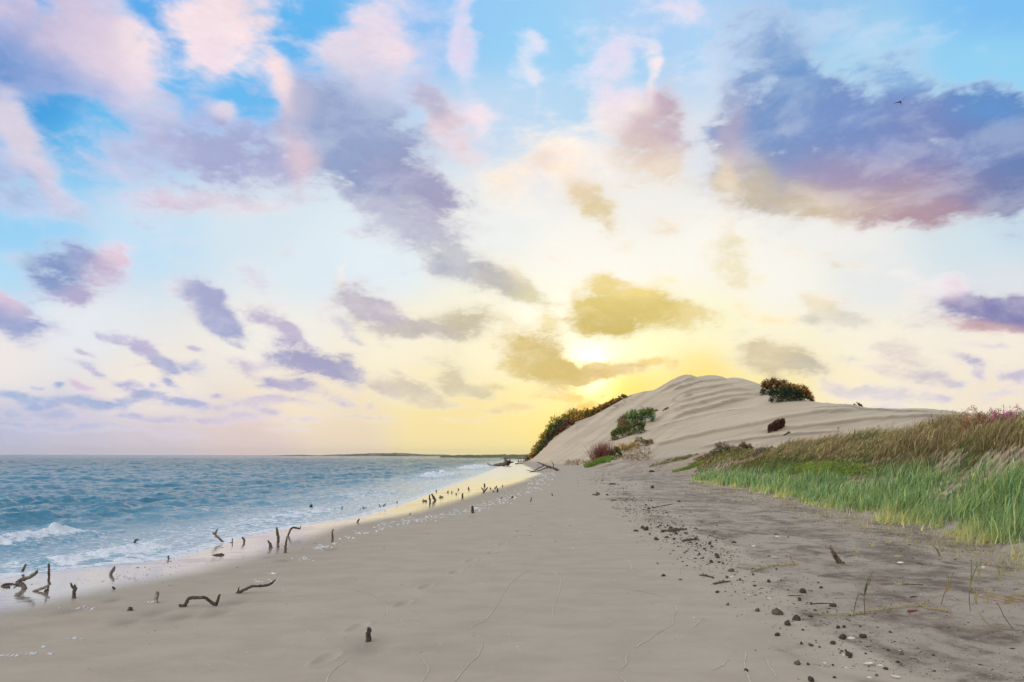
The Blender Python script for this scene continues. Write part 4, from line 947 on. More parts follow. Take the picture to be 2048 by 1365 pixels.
# --- tall brown seeding grass on the bank
N = 66000
lo2 = [(1385,953),(1450,950),(1520,951),(1600,957),(1700,962),(1800,960),(1900,956),(1980,950),(2050,945),(2200,940)]
px, py, t = band(N, lo2, TOP, r, 0.75)
P, d, ok = pix_ground(px, py)
bare = fbm(P[:, 0] * .55, P[:, 1] * .55, 3, 37)
patch = sstep(.02, .22, bare) * (1 - sstep(.45, .8, t)) * sstep(1640, 1760, px)
ok &= (r.uniform(0, 1, N) < (1 - .85 * patch)) & (d < 100)
ok &= (px > 1560 - 170 * r.uniform(0, 1, N) * (1 - t) - 0) | (r.uniform(0, 1, N) < .12)
# crest line continues a little behind the visible edge
P, d, t, px = P[ok], d[ok], t[ok], px[ok]; n = len(P)
push = np.where(t > .8, r.uniform(0, 2.6, n), 0) * (d / 30)
un = P[:, :2] / np.linalg.norm(P[:, :2], axis=1)[:, None]
P[:, :2] += un * push[:, None]; 
tx = np.round(P[:, 0] / .35 + vnoise(P[:, 0], P[:, 1], 3) * .5) * .35; ty = np.round(P[:, 1] / .45) * .45
P[:, 0] = P[:, 0] * .5 + tx * .5; P[:, 1] = P[:, 1] * .5 + ty * .5; P[:, 2] = ground(P[:, 0], P[:, 1]) - .03
hh = np.clip((.42 + .14 * r.normal(0, 1, n)) * (1 + .9 * fbm(P[:, 0] * .45, P[:, 1] * .45, 3, 36)) * np.where(t > .55, 1.1, .85), .12, 1.0)
wd = np.maximum(0.009, d * 0.00072) * r.lognormal(0, .4, n)
lean = np.stack([r.normal(.42, .16, n), r.normal(.05, .2, n)], 1); bend = np.stack([r.normal(.3, .2, n), r.normal(0, .15, n)], 1)
CB = 1.2
zone = sstep(-.12, .14, fbm(P[:, 0] * .35, P[:, 1] * .35, 3, 39) + (r.uniform(0, 1, n) - .5) * .25)
br = col_rand([(118,106,80),(100,92,70),(136,124,90),(84,78,60),(122,116,80),(146,134,102)], n, r, .35)
ol = col_rand([(100,110,66),(84,98,58),(122,124,78),(70,84,50),(112,126,80)], n, r, .3)
base_c = np.where((zone > r.uniform(0, 1, n))[:, None], ol, br)
tip_c = np.where((t > .5)[:, None] & (r.uniform(0, 1, n) < .55)[:, None], col_rand([(166,154,114),(150,136,100),(180,170,130),(136,122,92)], n, r), base_c * 1.15)
CB = 1.2
low_g = (1 - sstep(.05, .40, t))[:, None] * (r.uniform(0, 1, n) < .45)[:, None]
base_c = base_c * (1 - low_g) + gr[r.integers(0, len(gr), n)] * low_g; tip_c = tip_c * (1 - low_g) + gr[r.integers(0, len(gr), n)] * low_g
p1 = blades(P, hh, wd, lean, bend, base_c * .9, tip_c, 23)
# seed heads: short thick blades at the tips
sel = (t > .45) & (r.uniform(0, 1, n) < .30)
Ps = P[sel].copy(); hs_ = hh[sel]; ls = lean[sel]; bs_ = bend[sel]
Lh = np.hypot(ls[:, 0] + bs_[:, 0], ls[:, 1] + bs_[:, 1])
Ps[:, 0] += hs_ * (ls[:, 0] * .85 + bs_[:, 0] * .72); Ps[:, 1] += hs_ * (ls[:, 1] * .85 + bs_[:, 1] * .72); Ps[:, 2] += hs_ * (.85 - .25 * Lh * .85)
k = len(Ps)
hc = col_rand([(164,144,102),(150,128,92),(184,168,120),(140,116,100)], k, r)
p2 = blades(Ps, np.full(k, .16) * r.uniform(.7, 1.3, k), np.maximum(.016, d[sel] * .0009), ls + .3, bs_, hc, hc * 1.1, 24, 2, .1)
V, Q, T, Cc = merge([p1, p2])
dg = npmesh('dune_grass', V, [Q, T], M_blade, dict(Col=Cc)); tag(dg, 'tall brown seeding grass leaning right on the sand bank', 'grass', kind='stuff')

# dry straw litter + sparse dead shoots in front of the fringe
N = 2600
px, py, t = band(N, [(p[0], p[1] + 34 + (p[0] - 1400) * .03) for p in FR_LO], FR_LO, r, .6)
P, d, ok = pix_ground(px, py); P, d, t = P[ok], d[ok], t[ok]; n = len(P)
c = col_rand([(198,184,140),(168,148,112),(140,116,88),(186,184,130)], n, r)
V, Q, T, Cc = blades(P, r.uniform(.05, .22, n) * (.4 + t), np.maximum(.006, d * .0005), r.normal(.3, .9, (n, 2)), r.normal(.2, .8, (n, 2)), c * .8, c, 25)
lit = npmesh('straw_litter', V, [Q, T], M_blade, dict(Col=Cc)); tag(lit, 'dry straw and stubble in front of the green grass', 'dry grass', kind='stuff')

# --- leaf clouds for shrubs and creepers
def leaves(Pc, n_each, size, cols, seed, up=.4, wob=.5, rad=None):
    r = np.random.default_rng(seed); n = len(Pc) * n_each
    C_ = np.repeat(Pc, n_each, 0)
    rr = np.repeat(rad if rad is not None else np.full(len(Pc), size * 3), n_each)
    v = r.normal(0, 1, (n, 3)); v /= np.linalg.norm(v, axis=1)[:, None]
    P = C_ + v * (rr * r.uniform(.2, 1, n) ** .5)[:, None]
    nrm = v * (1 - up) + np.array([0, 0, up]) + r.normal(0, wob, (n, 3)); nrm /= np.linalg.norm(nrm, axis=1)[:, None]
    a = np.cross(nrm, r.normal(0, 1, (n, 3))); a /= np.linalg.norm(a, axis=1)[:, None]; bb = np.cross(nrm, a)
    s = size * r.uniform(.5, 1.3, n)[:, None]
    V = np.stack([P - a * s, P + bb * s * .45, P + a * s, P - bb * s * .45], 1).reshape(-1, 3)
    Q = np.arange(4 * n).reshape(-1, 4)
    c = col_rand(cols, len(Pc), r, .22).repeat(n_each, 0) * np.exp(r.normal(0, .15, (n, 1)))
    return V, Q, np.zeros((0, 3), int), np.repeat(c, 4, 0)

def shrub(label, cx_, base_y, w_px, h_px, cols, n=120, seed=0, name='dune_shrub', cat='shrub', group=None, top=None, spiky=0, leaf=.055, stems=7, dist=None, each=14, lean=0.0, dome=False):
    """crown built from leaf clumps over several stems; sizes given as seen, turned into metres at its distance"""
    if dist is None: p0, d0 = hit(cx_, base_y)
    else:
        x, y, z = [float(q) for q in pdir(cx_, base_y)]; h = math.hypot(x, y); p0 = np.array([x / h * dist, y / h * dist, 0]); p0[2] = float(ground(p0[0], p0[1])); d0 = dist
    s = p0[1] / F; W = w_px * s / 2; Hh = h_px * s
    r = np.random.default_rng(seed + 900)
    root = empty(name, p0); tag(root, label, cat, group)
    u = r.uniform(-1, 1, n); dpt = r.uniform(-1, 1, n); 
    prof = np.sqrt(np.clip(1 - u ** 2, 0, 1)) * (.75 + .35 * np.sin(u * 5 + seed) * .6 + r.uniform(-.12, .12, n))
    if dome: prof = np.sqrt(np.clip(1 - np.abs(u - dome * .35) ** 2.4 / 1.9, 0.05, 1)) * r.uniform(.88, 1.05, n)
    hz = Hh * prof * r.uniform(.0, 1, n) ** .6
    lx = u * W + lean * hz; ly = dpt * W * .32 * np.sqrt(np.clip(1 - u ** 2, .1, 1))
    gz = ground(p0[0] + lx, p0[1] + ly) - p0[2]; gz = np.clip(gz, -.5 * Hh - .2, .5 * Hh + .2) if dist is None else gz
    Pc = np.stack([lx, ly, gz + hz], 1)
    rad = np.full(n, min(W, Hh) * .16) * r.uniform(.6, 1.4, n)
    size = max(leaf, 1.8 * s) 
    V, Q, T, Cc = leaves(Pc, each, size, cols, seed, rad=rad)
    if top is not None:
        tsel = (Pc[:, 2] - gz) > .62 * Hh * np.clip(prof, .2, 1)
        fl = np.repeat(tsel, each * 4); tc = col_rand(top, len(Cc) // 4, r, .15).repeat(4, 0)
        Cc = np.where((fl & (np.repeat(r.uniform(0, 1, len(Cc) // 4), 4) < .6))[:, None], tc, Cc)
    parts = [(V, Q, T, Cc)]
    if spiky:
        k = int(spiky); i = r.integers(0, n, k); Ps = Pc[i] + r.normal(0, .3, (k, 3)) * rad[i][:, None]
        cc_ = col_rand(top or cols, k, r, .15)
        parts.append(blades(Ps, r.uniform(.5, 1.2, k) * Hh * .33, np.full(k, max(.02, .6 * s)), r.normal(.15, .3, (k, 2)), r.normal(.05, .2, (k, 2)), cc_, cc_ * 1.1, seed + 5, 2))
    V, Q, T, Cc = merge(parts)
    npmesh('foliage', V, [Q, T], M_leaf, dict(Col=Cc), parent=root, smooth=False)
    ps = []
    for k in range(stems):
        i = r.integers(0, n); tip = Pc[i]; g0 = np.array([tip[0] * .25, tip[1] * .25, 0]); g0[2] = float(ground(p0[0] + g0[0], p0[1] + g0[1])) - p0[2] - .1
        mid = (g0 + tip) / 2 + r.normal(0, .06, 3) * Hh
        ps.append(([g0, mid, tip], [.35 * s + .012, .25 * s + .008, .1 * s + .004]))
    V, Q, T = tube(ps, 5, .1, seed)
    npmesh('stems', V, [Q, T], M_brown, parent=root)
    return root

CB = 1.7
G1 = [(60,84,36),(74,98,40),(48,70,34),(92,112,46),(66,90,52)]; G_OL = [(96,92,44),(80,78,40),(112,104,52),(70,66,36)]
OR = [(150,116,46),(176,138,52),(124,100,50),(196,162,70)]; RB = [(92,66,48),(76,56,42),(112,80,56),(98,62,54)]; DKG = [(34,44,26),(44,54,30),(28,36,22),(52,60,32)]
BR = [(86,70,46),(70,56,42),(104,84,56)]
# the overgrown left edge of the dune, foot to crest
EDGE = [(1070,922,34,22,RB+BR,OR,'brown ragged shrub at the very foot of the dune beside the water'),(1084,906,34,26,G_OL+BR,OR,'second shrub up the left dune edge, orange tipped'),(1096,892,36,30,G_OL+G1,OR,'third shrub up the left dune edge with golden leaves'),
 (1110,880,44,36,G1,OR,'large bright green shrub low on the left dune edge'),(1124,866,44,32,G1+G_OL,OR,'green shrub in the middle of the left dune edge thicket'),(1136,856,38,26,G1,OR,'bright green bush just below the sand notch'),(1112,900,34,20,BR+DKG,None,'dark brown undergrowth hanging below the large green shrub'),(1130,882,30,18,BR+RB,None,'dark brown undergrowth under the sand notch'),
 (1149,846,36,20,G_OL+G1,OR,'olive shrub above the sand notch'),(1163,838,34,17,G_OL+OR[:2],OR,'yellow green rounded bush above the sand notch'),(1176,834,30,14,G_OL,OR,'low olive bush right of the rounded bush'),(1190,826,30,13,RB+G_OL,OR,'reddish low scrub on the upper left dune edge'),
 (1203,819,28,12,BR+RB,OR,'brown low scrub higher on the left dune edge'),(1216,812,28,11,RB+G_OL,OR,'thin russet scrub near the upper dune edge'),(1228,806,26,10,BR+OR[:1],OR,'sparse orange scrub close to the end of the thicket'),(1240,799,24,8,RB+BR,OR,'last low reddish scrub at the top end of the thicket')]
for i, (x, y, wv_, hv, cols, top, lb) in enumerate(EDGE):
    x_, y_, z_ = [float(q) for q in pdir(x, y)]; az_ = math.degrees(math.atan2(x_, y_))
    dcr = float(np.interp(az_, Ga, Gd_s)); dft = float(np.interp(az_, Da, Dd))
    dd_ = dcr * .985 if i not in (6, 7) else dcr * .95
    wv_ *= 1.2; hv *= 1.2
    shrub(lb, x, y, wv_, hv, cols, n=90, seed=i * 7 + 1, top=top, spiky=60, dist=dd_, group='shrubs lining the left edge of the dune', each=12, stems=5)
for i, (x, y, wv_, hv, cols, lb, fd_) in enumerate([(1092,906,36,24,G1+DKG,'leafy green bush in front of the golden shrub on the dune edge',.93),(1106,893,40,30,G1,'dense green bush in the lower heart of the dune edge thicket',.93),(1120,884,38,26,G1+DKG,'dense dark green bush in the upper heart of the dune edge thicket',.93),(1136,872,34,18,BR+G1,'brown and green scrub beside the bare sand notch',.94),(1080,918,30,14,BR+DKG,'dark scrub hugging the sand just above the dune toe',.95),(1100,908,34,14,BR,'dead brown brush along the lower sand edge of the thicket',.91)]):
    x_, y_, z_ = [float(q) for q in pdir(x, y)]; az_ = math.degrees(math.atan2(x_, y_))
    shrub(lb, x, y, wv_, hv, cols, n=110, seed=i * 5 + 501, top=None, spiky=40, dist=float(np.interp(az_, Ga, Gd_s)) * (fd_ + .05), group='shrubs lining the left edge of the dune', each=14, stems=4)
shrub('rounded dark green bush in the middle of the dune face', 1272, 852, 72, 31, G1 + [(62,92,54),(74,104,62)], n=300, dome=.2, seed=201, top=[(92,112,60),(110,120,70)], spiky=120, name='dune_bush', cat='bush', group='bushes on the dune face')
shrub('low green bush with twiggy right side below the rounded bush', 1256, 872, 66, 26, G1 + G_OL, n=220, dome=.2, seed=202, spiky=70, name='dune_bush', cat='bush', group='bushes on the dune face')
shrub('purplish scrub on the left flank of the dune face bushes', 1240, 868, 34, 30, RB + [(104,70,74)], n=80, seed=203, top=[(130,92,84)], spiky=90, name='dune_bush', cat='bush', group='bushes on the dune face', lean=.25)
shrub('grey brown scrub trailing down right under the dune face bushes', 1283, 893, 46, 20, [(112,100,70),(92,84,58),(128,116,84)], n=90, seed=204, spiky=60, name='dune_bush', cat='bush', group='bushes on the dune face')
shrub('dry tan mound of scrub above the dune foot', 1250, 902, 52, 18, [(150,134,98),(132,118,84),(168,150,112)], n=90, seed=205, spiky=70, name='dry_bush', cat='bush')
shrub('green bush beside the red grass tuft', 1226, 917, 34, 24, G1, n=80, seed=206, spiky=50, name='dune_bush', cat='bush', group='bushes on the dune face')
shrub('dark bush with orange tips crowning the dune, left part', 1556, 783, 66, 31, DKG + [(70,62,40)], n=330, dome=-.3, seed=207, top=[(116,80,40),(144,100,46),(88,66,38)], spiky=170, name='crest_bush', cat='bush', group='bushes on the dune crest', dist=157)
shrub('orange brown bush on the dune crest, right and downhill part', 1594, 801, 64, 30, DKG + G_OL, n=300, dome=-.6, seed=208, top=[(150,96,36),(170,112,44),(120,80,36)], spiky=150, name='crest_bush', cat='bush', group='bushes on the dune crest', dist=150)
shrub('dark green low bush in front of the crest bushes', 1572, 802, 64, 28, DKG + [(40,62,44),(50,72,50)], n=240, dome=-.3, seed=209, spiky=70, name='crest_bush', cat='bush', group='bushes on the dune crest', dist=146)
shrub('small yellow green shrub alone on the far dune skyline', 1717, 815, 18, 8, G_OL + [(128,120,60)], n=30, seed=210, name='small_shrub', dist=131)
shrub('tiny dark tuft on the dune slope right of the face bushes', 1331, 820, 12, 4, BR + G_OL, n=16, seed=211, name='small_shrub', stems=2)
shrub('little olive sprig left of the dark tuft on the slope', 1312, 823, 7, 6, BR + G_OL, n=10, seed=212, name='small_shrub', stems=2)
shrub('small brown tuft on the sand below the tumbleweed', 1574, 869, 13, 4, BR, n=16, seed=213, name='small_shrub', stems=2)
# red brown tumbleweed: domed, leaning left
shrub('round red brown tumbleweed resting on open sand', 1553, 862, 32, 18, [(76,50,38),(62,42,34),(88,60,44)], n=220, dome=.25, seed=214, spiky=40, name='tumbleweed', cat='tumbleweed', leaf=.03, each=20)
# twiggy saltbush on the low mound
shrub('twiggy mauve and dark green saltbush on the low mound, left one', 1440, 908, 70, 22, [(74,86,62),(64,76,54),(96,90,84),(88,100,70)], n=150, seed=215, top=[(140,116,116),(120,96,100),(150,130,120)], spiky=160, name='saltbush', cat='bush', group='saltbushes on the low mound')
shrub('smaller green saltbush with reddish twigs, middle of the low mound', 1488, 903, 34, 20, [(84,96,52),(70,84,50)], n=80, seed=216, top=[(140,104,96),(120,90,90)], spiky=80, name='saltbush', cat='bush', group='saltbushes on the low mound')
shrub('blue green low saltbush at the right end of the low mound', 1527, 908, 46, 15, [(76,94,74),(92,108,88),(64,80,62)], n=90, seed=217, top=[(130,112,108)], spiky=60, name='saltbush', cat='bush', group='saltbushes on the low mound')
CB = 1.35
# twiggy shrubs at the skyline on the bank
def bank_twigs(label, cx_, by, w_px, h_px, cols, seed, n=60, dist=27, name='twiggy_shrub', flow=None, nf=200):
    x, y, z = [float(q) for q in pdir(cx_, by)]; h = math.hypot(x, y); p0 = np.array([x / h * dist, y / h * dist, 0]); p0[2] = float(ground(p0[0], p0[1]))
    s = p0[1] / F; r = np.random.default_rng(seed); root = empty(name, p0); tag(root, label, 'shrub')
    ps = []; tips = []
    for k in range(n // 4):
        a = r.uniform(-1, 1); g0 = np.array([a * w_px * s * .15, r.normal(0, .1), -.05]); tip = np.array([a * w_px * s * .5 + r.normal(0, .08), r.normal(0, .25), h_px * s * r.uniform(.6, 1.05) * math.sqrt(max(.15, 1 - a * a * .8))])
        mid = (g0 + tip) / 2 + r.normal(0, .05, 3); ps.append(([g0, mid, tip], [.012, .008, .004])); tips.append(tip)
        for q in range(5):
            t_ = r.uniform(.4, .95); b0 = g0 + (tip - g0) * t_; e = b0 + r.normal(0, .12, 3) + np.array([0, 0, .1]); ps.append(([b0, e], [.006, .003])); tips.append(e)
    V, Q, T = tube(ps, 4, .05, seed, cap=False); npmesh('stems', V, [Q, T], M_brown, parent=root)
    tips = np.array(tips)
    V, Q, T, Cc = leaves(tips, 16, .022, cols, seed, rad=np.full(len(tips), .07))
    L0 = (V, Q, T, Cc)
    if flow is not None:
        k = nf; i = r.integers(0, len(tips), k); Pf = tips[i] + r.normal(0, .06, (k, 3)); fc = col_rand(flow, k, r)
        V, Q, T, Cc = blades(Pf, r.uniform(.08, .2, k), np.full(k, .028), r.normal(.3, .15, (k, 2)), r.normal(0, .1, (k, 2)), fc, fc * 1.1, seed, 2)
        V, Q, T, Cc = merge([L0, (V, Q, T, Cc)])
        npmesh('flowering_foliage', V, [Q, T], M_leaf, dict(Col=Cc), parent=root, smooth=False)
    else: npmesh('foliage', L0[0], [L0[1]], M_leaf, dict(Col=L0[3]), parent=root, smooth=False)
bank_twigs('sprawling orange pink twiggy shrub on the bank skyline', 1962, 862, 62, 40, [(150,110,80),(176,126,96),(120,96,60)], 31, 90, 25.5, flow=[(170,120,112),(180,140,110)], nf=70)
bank_twigs('magenta flowering shrub at the right edge, nearer half', 2028, 862, 60, 38, [(120,84,90),(96,96,60)], 32, 80, 24, name='flowering_shrub', flow=[(190,84,170),(170,70,150),(200,120,180)])
bank_twigs('magenta flowering shrub left of the one at the right edge', 2004, 860, 36, 30, [(120,84,90),(96,96,60)], 33, 60, 24.5, name='flowering_shrub', flow=[(190,100,150),(170,80,140),(200,130,160)])
bank_twigs('spindly dead weed standing above the grass, left of the skyline shrub', 1668, 884, 22, 38, [(120,104,90)], 34, 20, 44, name='dead_weed')

# --- grass tufts and creeper mats that can be told apart
def tuft(label, cx_, by, w_px, h_px, cols, n, seed, name='grass_tuft', cat='grass tuft', lean=.2, group=None):
    p0, d0 = hit(cx_, by); s = p0[1] / F; r = np.random.default_rng(seed)
    P = np.stack([r.normal(0, .5, n).clip(-1, 1) * w_px * s * .5, r.normal(0, .4, n).clip(-1, 1) * w_px * s * .5, np.zeros(n)], 1)
    P[:, 2] = ground(p0[0] + P[:, 0], p0[1] + P[:, 1]) - p0[2] - .03
    hh = h_px * s * r.uniform(.6, 1.05, n); c = col_rand(cols, n, r)
    V, Q, T, Cc = blades(P, hh, np.full(n, max(.01, .75 * s)), np.stack([r.normal(lean, .25, n), r.normal(0, .2, n)], 1) + P[:, :2] / (w_px * s) * .5, r.normal(.05, .12, (n, 2)), c * .8, c * 1.15, seed)
    o = npmesh(name, V, [Q, T], M_blade, dict(Col=Cc)); o.location = p0; tag(o, label, cat, group); return o
tuft('dark red upright grass tuft at the left foot of the dune', 1203, 921, 32, 44, [(110,64,60),(92,52,52),(130,84,76),(100,74,60)], 520, 51, lean=-.02)
tuft('bright lime grass clump below the red tuft', 1194, 929, 46, 14, [(98,124,52),(84,112,46),(118,138,62)], 900, 52, lean=.15)
tuft('bright lime grass clump lying on dark sand at mid beach', 1378, 938, 58, 9, [(96,122,52),(82,112,48),(116,136,62)], 900, 53)
tuft('small lime tuft just right of the red tuft', 1216, 921, 22, 12, [(98,132,52),(84,120,48)], 300, 54)
# creeping ground cover between dune foot and bank
N = 5200
px = r.uniform(1300, 1570, N); lo_ = np.interp(px, [1300,1400,1480,1570], [936,930,938,934]); hi_ = np.interp(px, [1300,1350,1400,1450,1520,1570], [921,918,909,904,905,902])
py = lo_ + (hi_ - lo_) * r.uniform(0, 1, N); P, d, ok = pix_ground(px, py, 140)
ok &= (fbm(P[:, 0] * .35, P[:, 1] * .35, 4, 44) > -.04) & (r.uniform(0, 1, N) < sstep(1290, 1420, px + 60 * fbm(P[:, 0] * .3, P[:, 1] * .3, 2, 7)))
P = P[ok] + np.array([0, 0, .05]); V, Q, T, Cc = leaves(P, 7, .075, [(108,118,52),(92,104,50),(128,128,64),(120,96,64),(110,84,66),(84,104,60)], 61, rad=np.full(len(P), .16), up=.8)
cr_ = npmesh('creeper', V, [Q], M_leaf, dict(Col=Cc), smooth=False); tag(cr_, 'patchy olive creeper spread over the low mound', 'ground cover', kind='stuff')
N = 520
px = r.normal(1652, 46, N).clip(1560, 1750); py = r.uniform(938, 957, N) - 3 * np.sin((px - 1575) / 155 * 3.14); P, d, ok = pix_ground(px, py, 90); P = P[ok] + np.array([0, 0, .16])
V, Q, T, Cc = leaves(P, 20, .030, [(122,140,66),(108,130,60),(138,152,78),(92,118,58)], 62, rad=np.full(len(P), .2), up=.6)
yg = npmesh('leafy_patch', V, [Q], M_leaf, dict(Col=Cc), smooth=False); tag(yg, 'yellow green leafy ground cover among the grass', 'ground cover', kind='stuff')
# root and twig litter at the dune foot
N = 900
px = np.concatenate([r.uniform(1130, 1200, 350), r.uniform(1225, 1300, 550)]); py = np.concatenate([r.uniform(922, 931, 350), r.uniform(897, 922, 550)]); P, d, ok = pix_ground(px, py, 160); P = P[ok]; n = len(P)
c = col_rand([(130,112,90),(100,84,68),(176,160,132),(86,70,56)], n, r)
V, Q, T, Cc = blades(P, r.uniform(.3, 1.2, n), np.full(n, .08), r.normal(0, 1.6, (n, 2)), r.normal(0, .8, (n, 2)), c, c, 63)
rl = npmesh('twig_litter', V, [Q, T], M_blade, dict(Col=Cc)); tag(rl, 'tangle of dry roots and twigs at the dune foot', 'dry twigs', kind='stuff')

# --- single shoots in the foreground right
def shoot(label, stems, seed, name='reed_shoot', cat='reed', group='single reed shoots on the dark sand'):
    """stems: list of (list of (px,py), width_px, colour root, colour tip)"""
    bx, by = stems[0][0][0][:2]; p0, d0 = hit(bx, by); Y = p0[1]; s = Y / F
    Vs = []; r = np.random.default_rng(seed)
    parts = []
    for pts, wpx, ca, cb2 in stems:
        pp = np.array([at_depth(q[0], q[1], Y + (q[2] if len(q) > 2 else 0)) for q in pts]) - p0
        if pts[0][1] > by - 3: pp[0, 2] -= .02
        m = len(pp); tt = np.linspace(0, m - 1, (m - 1) * 4 + 1); Pq = np.stack([np.interp(tt, np.arange(m), pp[:, k]) for k in range(3)], -1)
        Pq[1:-1] = .25 * Pq[:-2] + .5 * Pq[1:-1] + .25 * Pq[2:]
        k = len(Pq); u = np.linspace(0, 1, k); w_ = wpx * s * np.sin(np.pi * np.clip(.25 + .75 * u, 0, 1)) ** .6 * .5 + .0006
        side = np.array([1, .25, 0]); tg = np.gradient(Pq, axis=0); sd_ = np.cross(tg, np.array([0, 1., 0.1])); sd_ /= np.linalg.norm(sd_, axis=1)[:, None] + 1e-9
        th = np.array([0, 1., 0])
        ring = np.stack([Pq - sd_ * w_[:, None], Pq - th * w_[:, None] * .35, Pq + sd_ * w_[:, None], Pq + th * w_[:, None] * .35], 1)
        Cc = (lin(ca) * (1 - u[:, None]) + lin(cb2) * u[:, None]).repeat(4, 0)
        parts.append((ring.reshape(-1, 3), gridfaces(k, 4, True), np.zeros((0, 3), int), Cc))
    V, Q, T, Cc = merge(parts)
    o = npmesh(name, V, [Q], M_blade, dict(Col=Cc)); o.location = p0; tag(o, label, cat, group); return o
GN = (128,146,92); GD = (96,104,62); YL = (182,158,100); ST = (104,88,60); PL = (206,196,152)
shoot('tall slender reed with a green fan top, left of the runner stem', [([(1729.5,1229),(1728,1205),(1728.5,1185)],1.3,ST,GD),([(1728.5,1186),(1732,1168),(1745,1143)],2.2,GD,GN),([(1729,1184),(1735,1160),(1748,1141)],1.6,GD,GN),([(1729,1180),(1733,1165),(1731,1152)],1.2,GD,PL),([(1729,1182),(1738,1165),(1743,1158)],1.4,GD,GD),([(1729,1190),(1733,1177),(1735,1170)],1.6,ST,GD)], 1)
shoot('thin brown reed stem leaning right beside the green fan top', [([(1706,1227),(1711,1205),(1719,1182)],1.3,ST,ST),([(1712,1202),(1717,1190),(1717.5,1178)],1,ST,YL)], 2)
shoot('reed with a yellow sheath and two green blades, mid right', [([(1880.5,1210),(1888,1188),(1895,1172)],1.4,ST,YL),([(1893,1178),(1900,1165),(1906,1144)],2,YL,GN),([(1894,1176),(1896,1160),(1894,1147)],1.8,YL,GN),([(1893,1178),(1899,1172),(1905,1172),(1909,1177)],1.3,YL,PL),([(1890,1186),(1898,1176),(1899,1168)],2.6,YL,YL)], 3)
shoot('tall straight reed, tallest of the right hand group', [([(1940.5,1222),(1938,1200),(1939,1180)],1.2,ST,ST),([(1939,1180),(1941,1165),(1943,1140),(1943,1117)],3,YL,GN),([(1941,1165),(1950,1140),(1957,1127)],1.8,GN,GN)], 4)
shoot('pair of pale green blades behind the tallest reed', [([(1956,1158),(1955,1140),(1951,1118)],2,PL,GN),([(1956,1158),(1959,1135),(1963,1116)],1.6,PL,GN),([(1957,1158),(1962,1140),(1962,1122)],1.4,PL,GN)], 5)
shoot('short V shaped green reed farthest right', [([(2001,1163),(1996,1145),(1994,1128)],2.2,PL,GN),([(2001,1163),(2006,1145),(2013,1121)],2,PL,GN),([(2001,1163),(2003,1140),(2007,1120)],1.6,PL,GN),([(2001,1163),(2012,1171),(2036,1173)],2.0,PL,YL),([(2001,1163),(1998,1150),(2000,1138)],1.6,YL,GN)], 6)
shoot('arching bare stem bowed to the left near the reed bed', [([(1883,1114),(1877,1103),(1869,1093),(1858,1088),(1843,1086)],1.4,ST,PL),([(1879,1113),(1875,1103),(1870,1096)],1.2,ST,ST)], 7)
shoot('pale looping stem lying along the bottom right sand', [([(2060,1262,.0),(2030,1259.5),(2005,1258.5),(1985,1254),(1973,1247),(1965,1235),(1957,1225),(1952,1228),(1951,1233)],1.8,YL,PL),([(2026,1258),(2018,1248),(2008,1234),(1999,1214),(1992,1204)],1.2,ST,GD)], 8, 'bent_stem', 'stem')
shoot('thin crooked stem with two whiskers on the sand left of the brown stump', [([(1590,1132),(1585,1123),(1580,1114),(1571,1104)],1,ST,PL),([(1583,1120),(1580,1108),(1579,1100)],.8,ST,PL)], 9, 'bent_stem', 'stem')
for i, (x, y, lb) in enumerate([(1700,1103,'whitish dead shoot cluster right of the brown stump, left one'),(1716,1106,'whitish dead shoot cluster right of the brown stump, right one'),(1710,1122,'straw coloured dead shoot below the whitish pair'),(1795,1115,'spiky dead shoot with a dark tip'),(1744,1094,'upright pale dead shoot higher up the dark sand'),(1781,1088,'upright pale dead shoot nearest the green grass'),(1797,1170,'pair of white curled shoots beside a dark stick')]):
    rs = np.random.default_rng(600 + i); ss = []
    for k in range(7):
        a = rs.uniform(-1, 1); l = rs.uniform(5, 12)
        ss.append(([(x + rs.uniform(-2, 2), y), (x + a * l * .6, y - rs.uniform(2, 6)), (x + a * l * 1.3, y - rs.uniform(0, 8))], 1.5, PL, (225,218,190)))
    shoot(lb, ss, 20 + i, 'dead_shoot', 'dead plant', 'dead shoots on the dark sand')
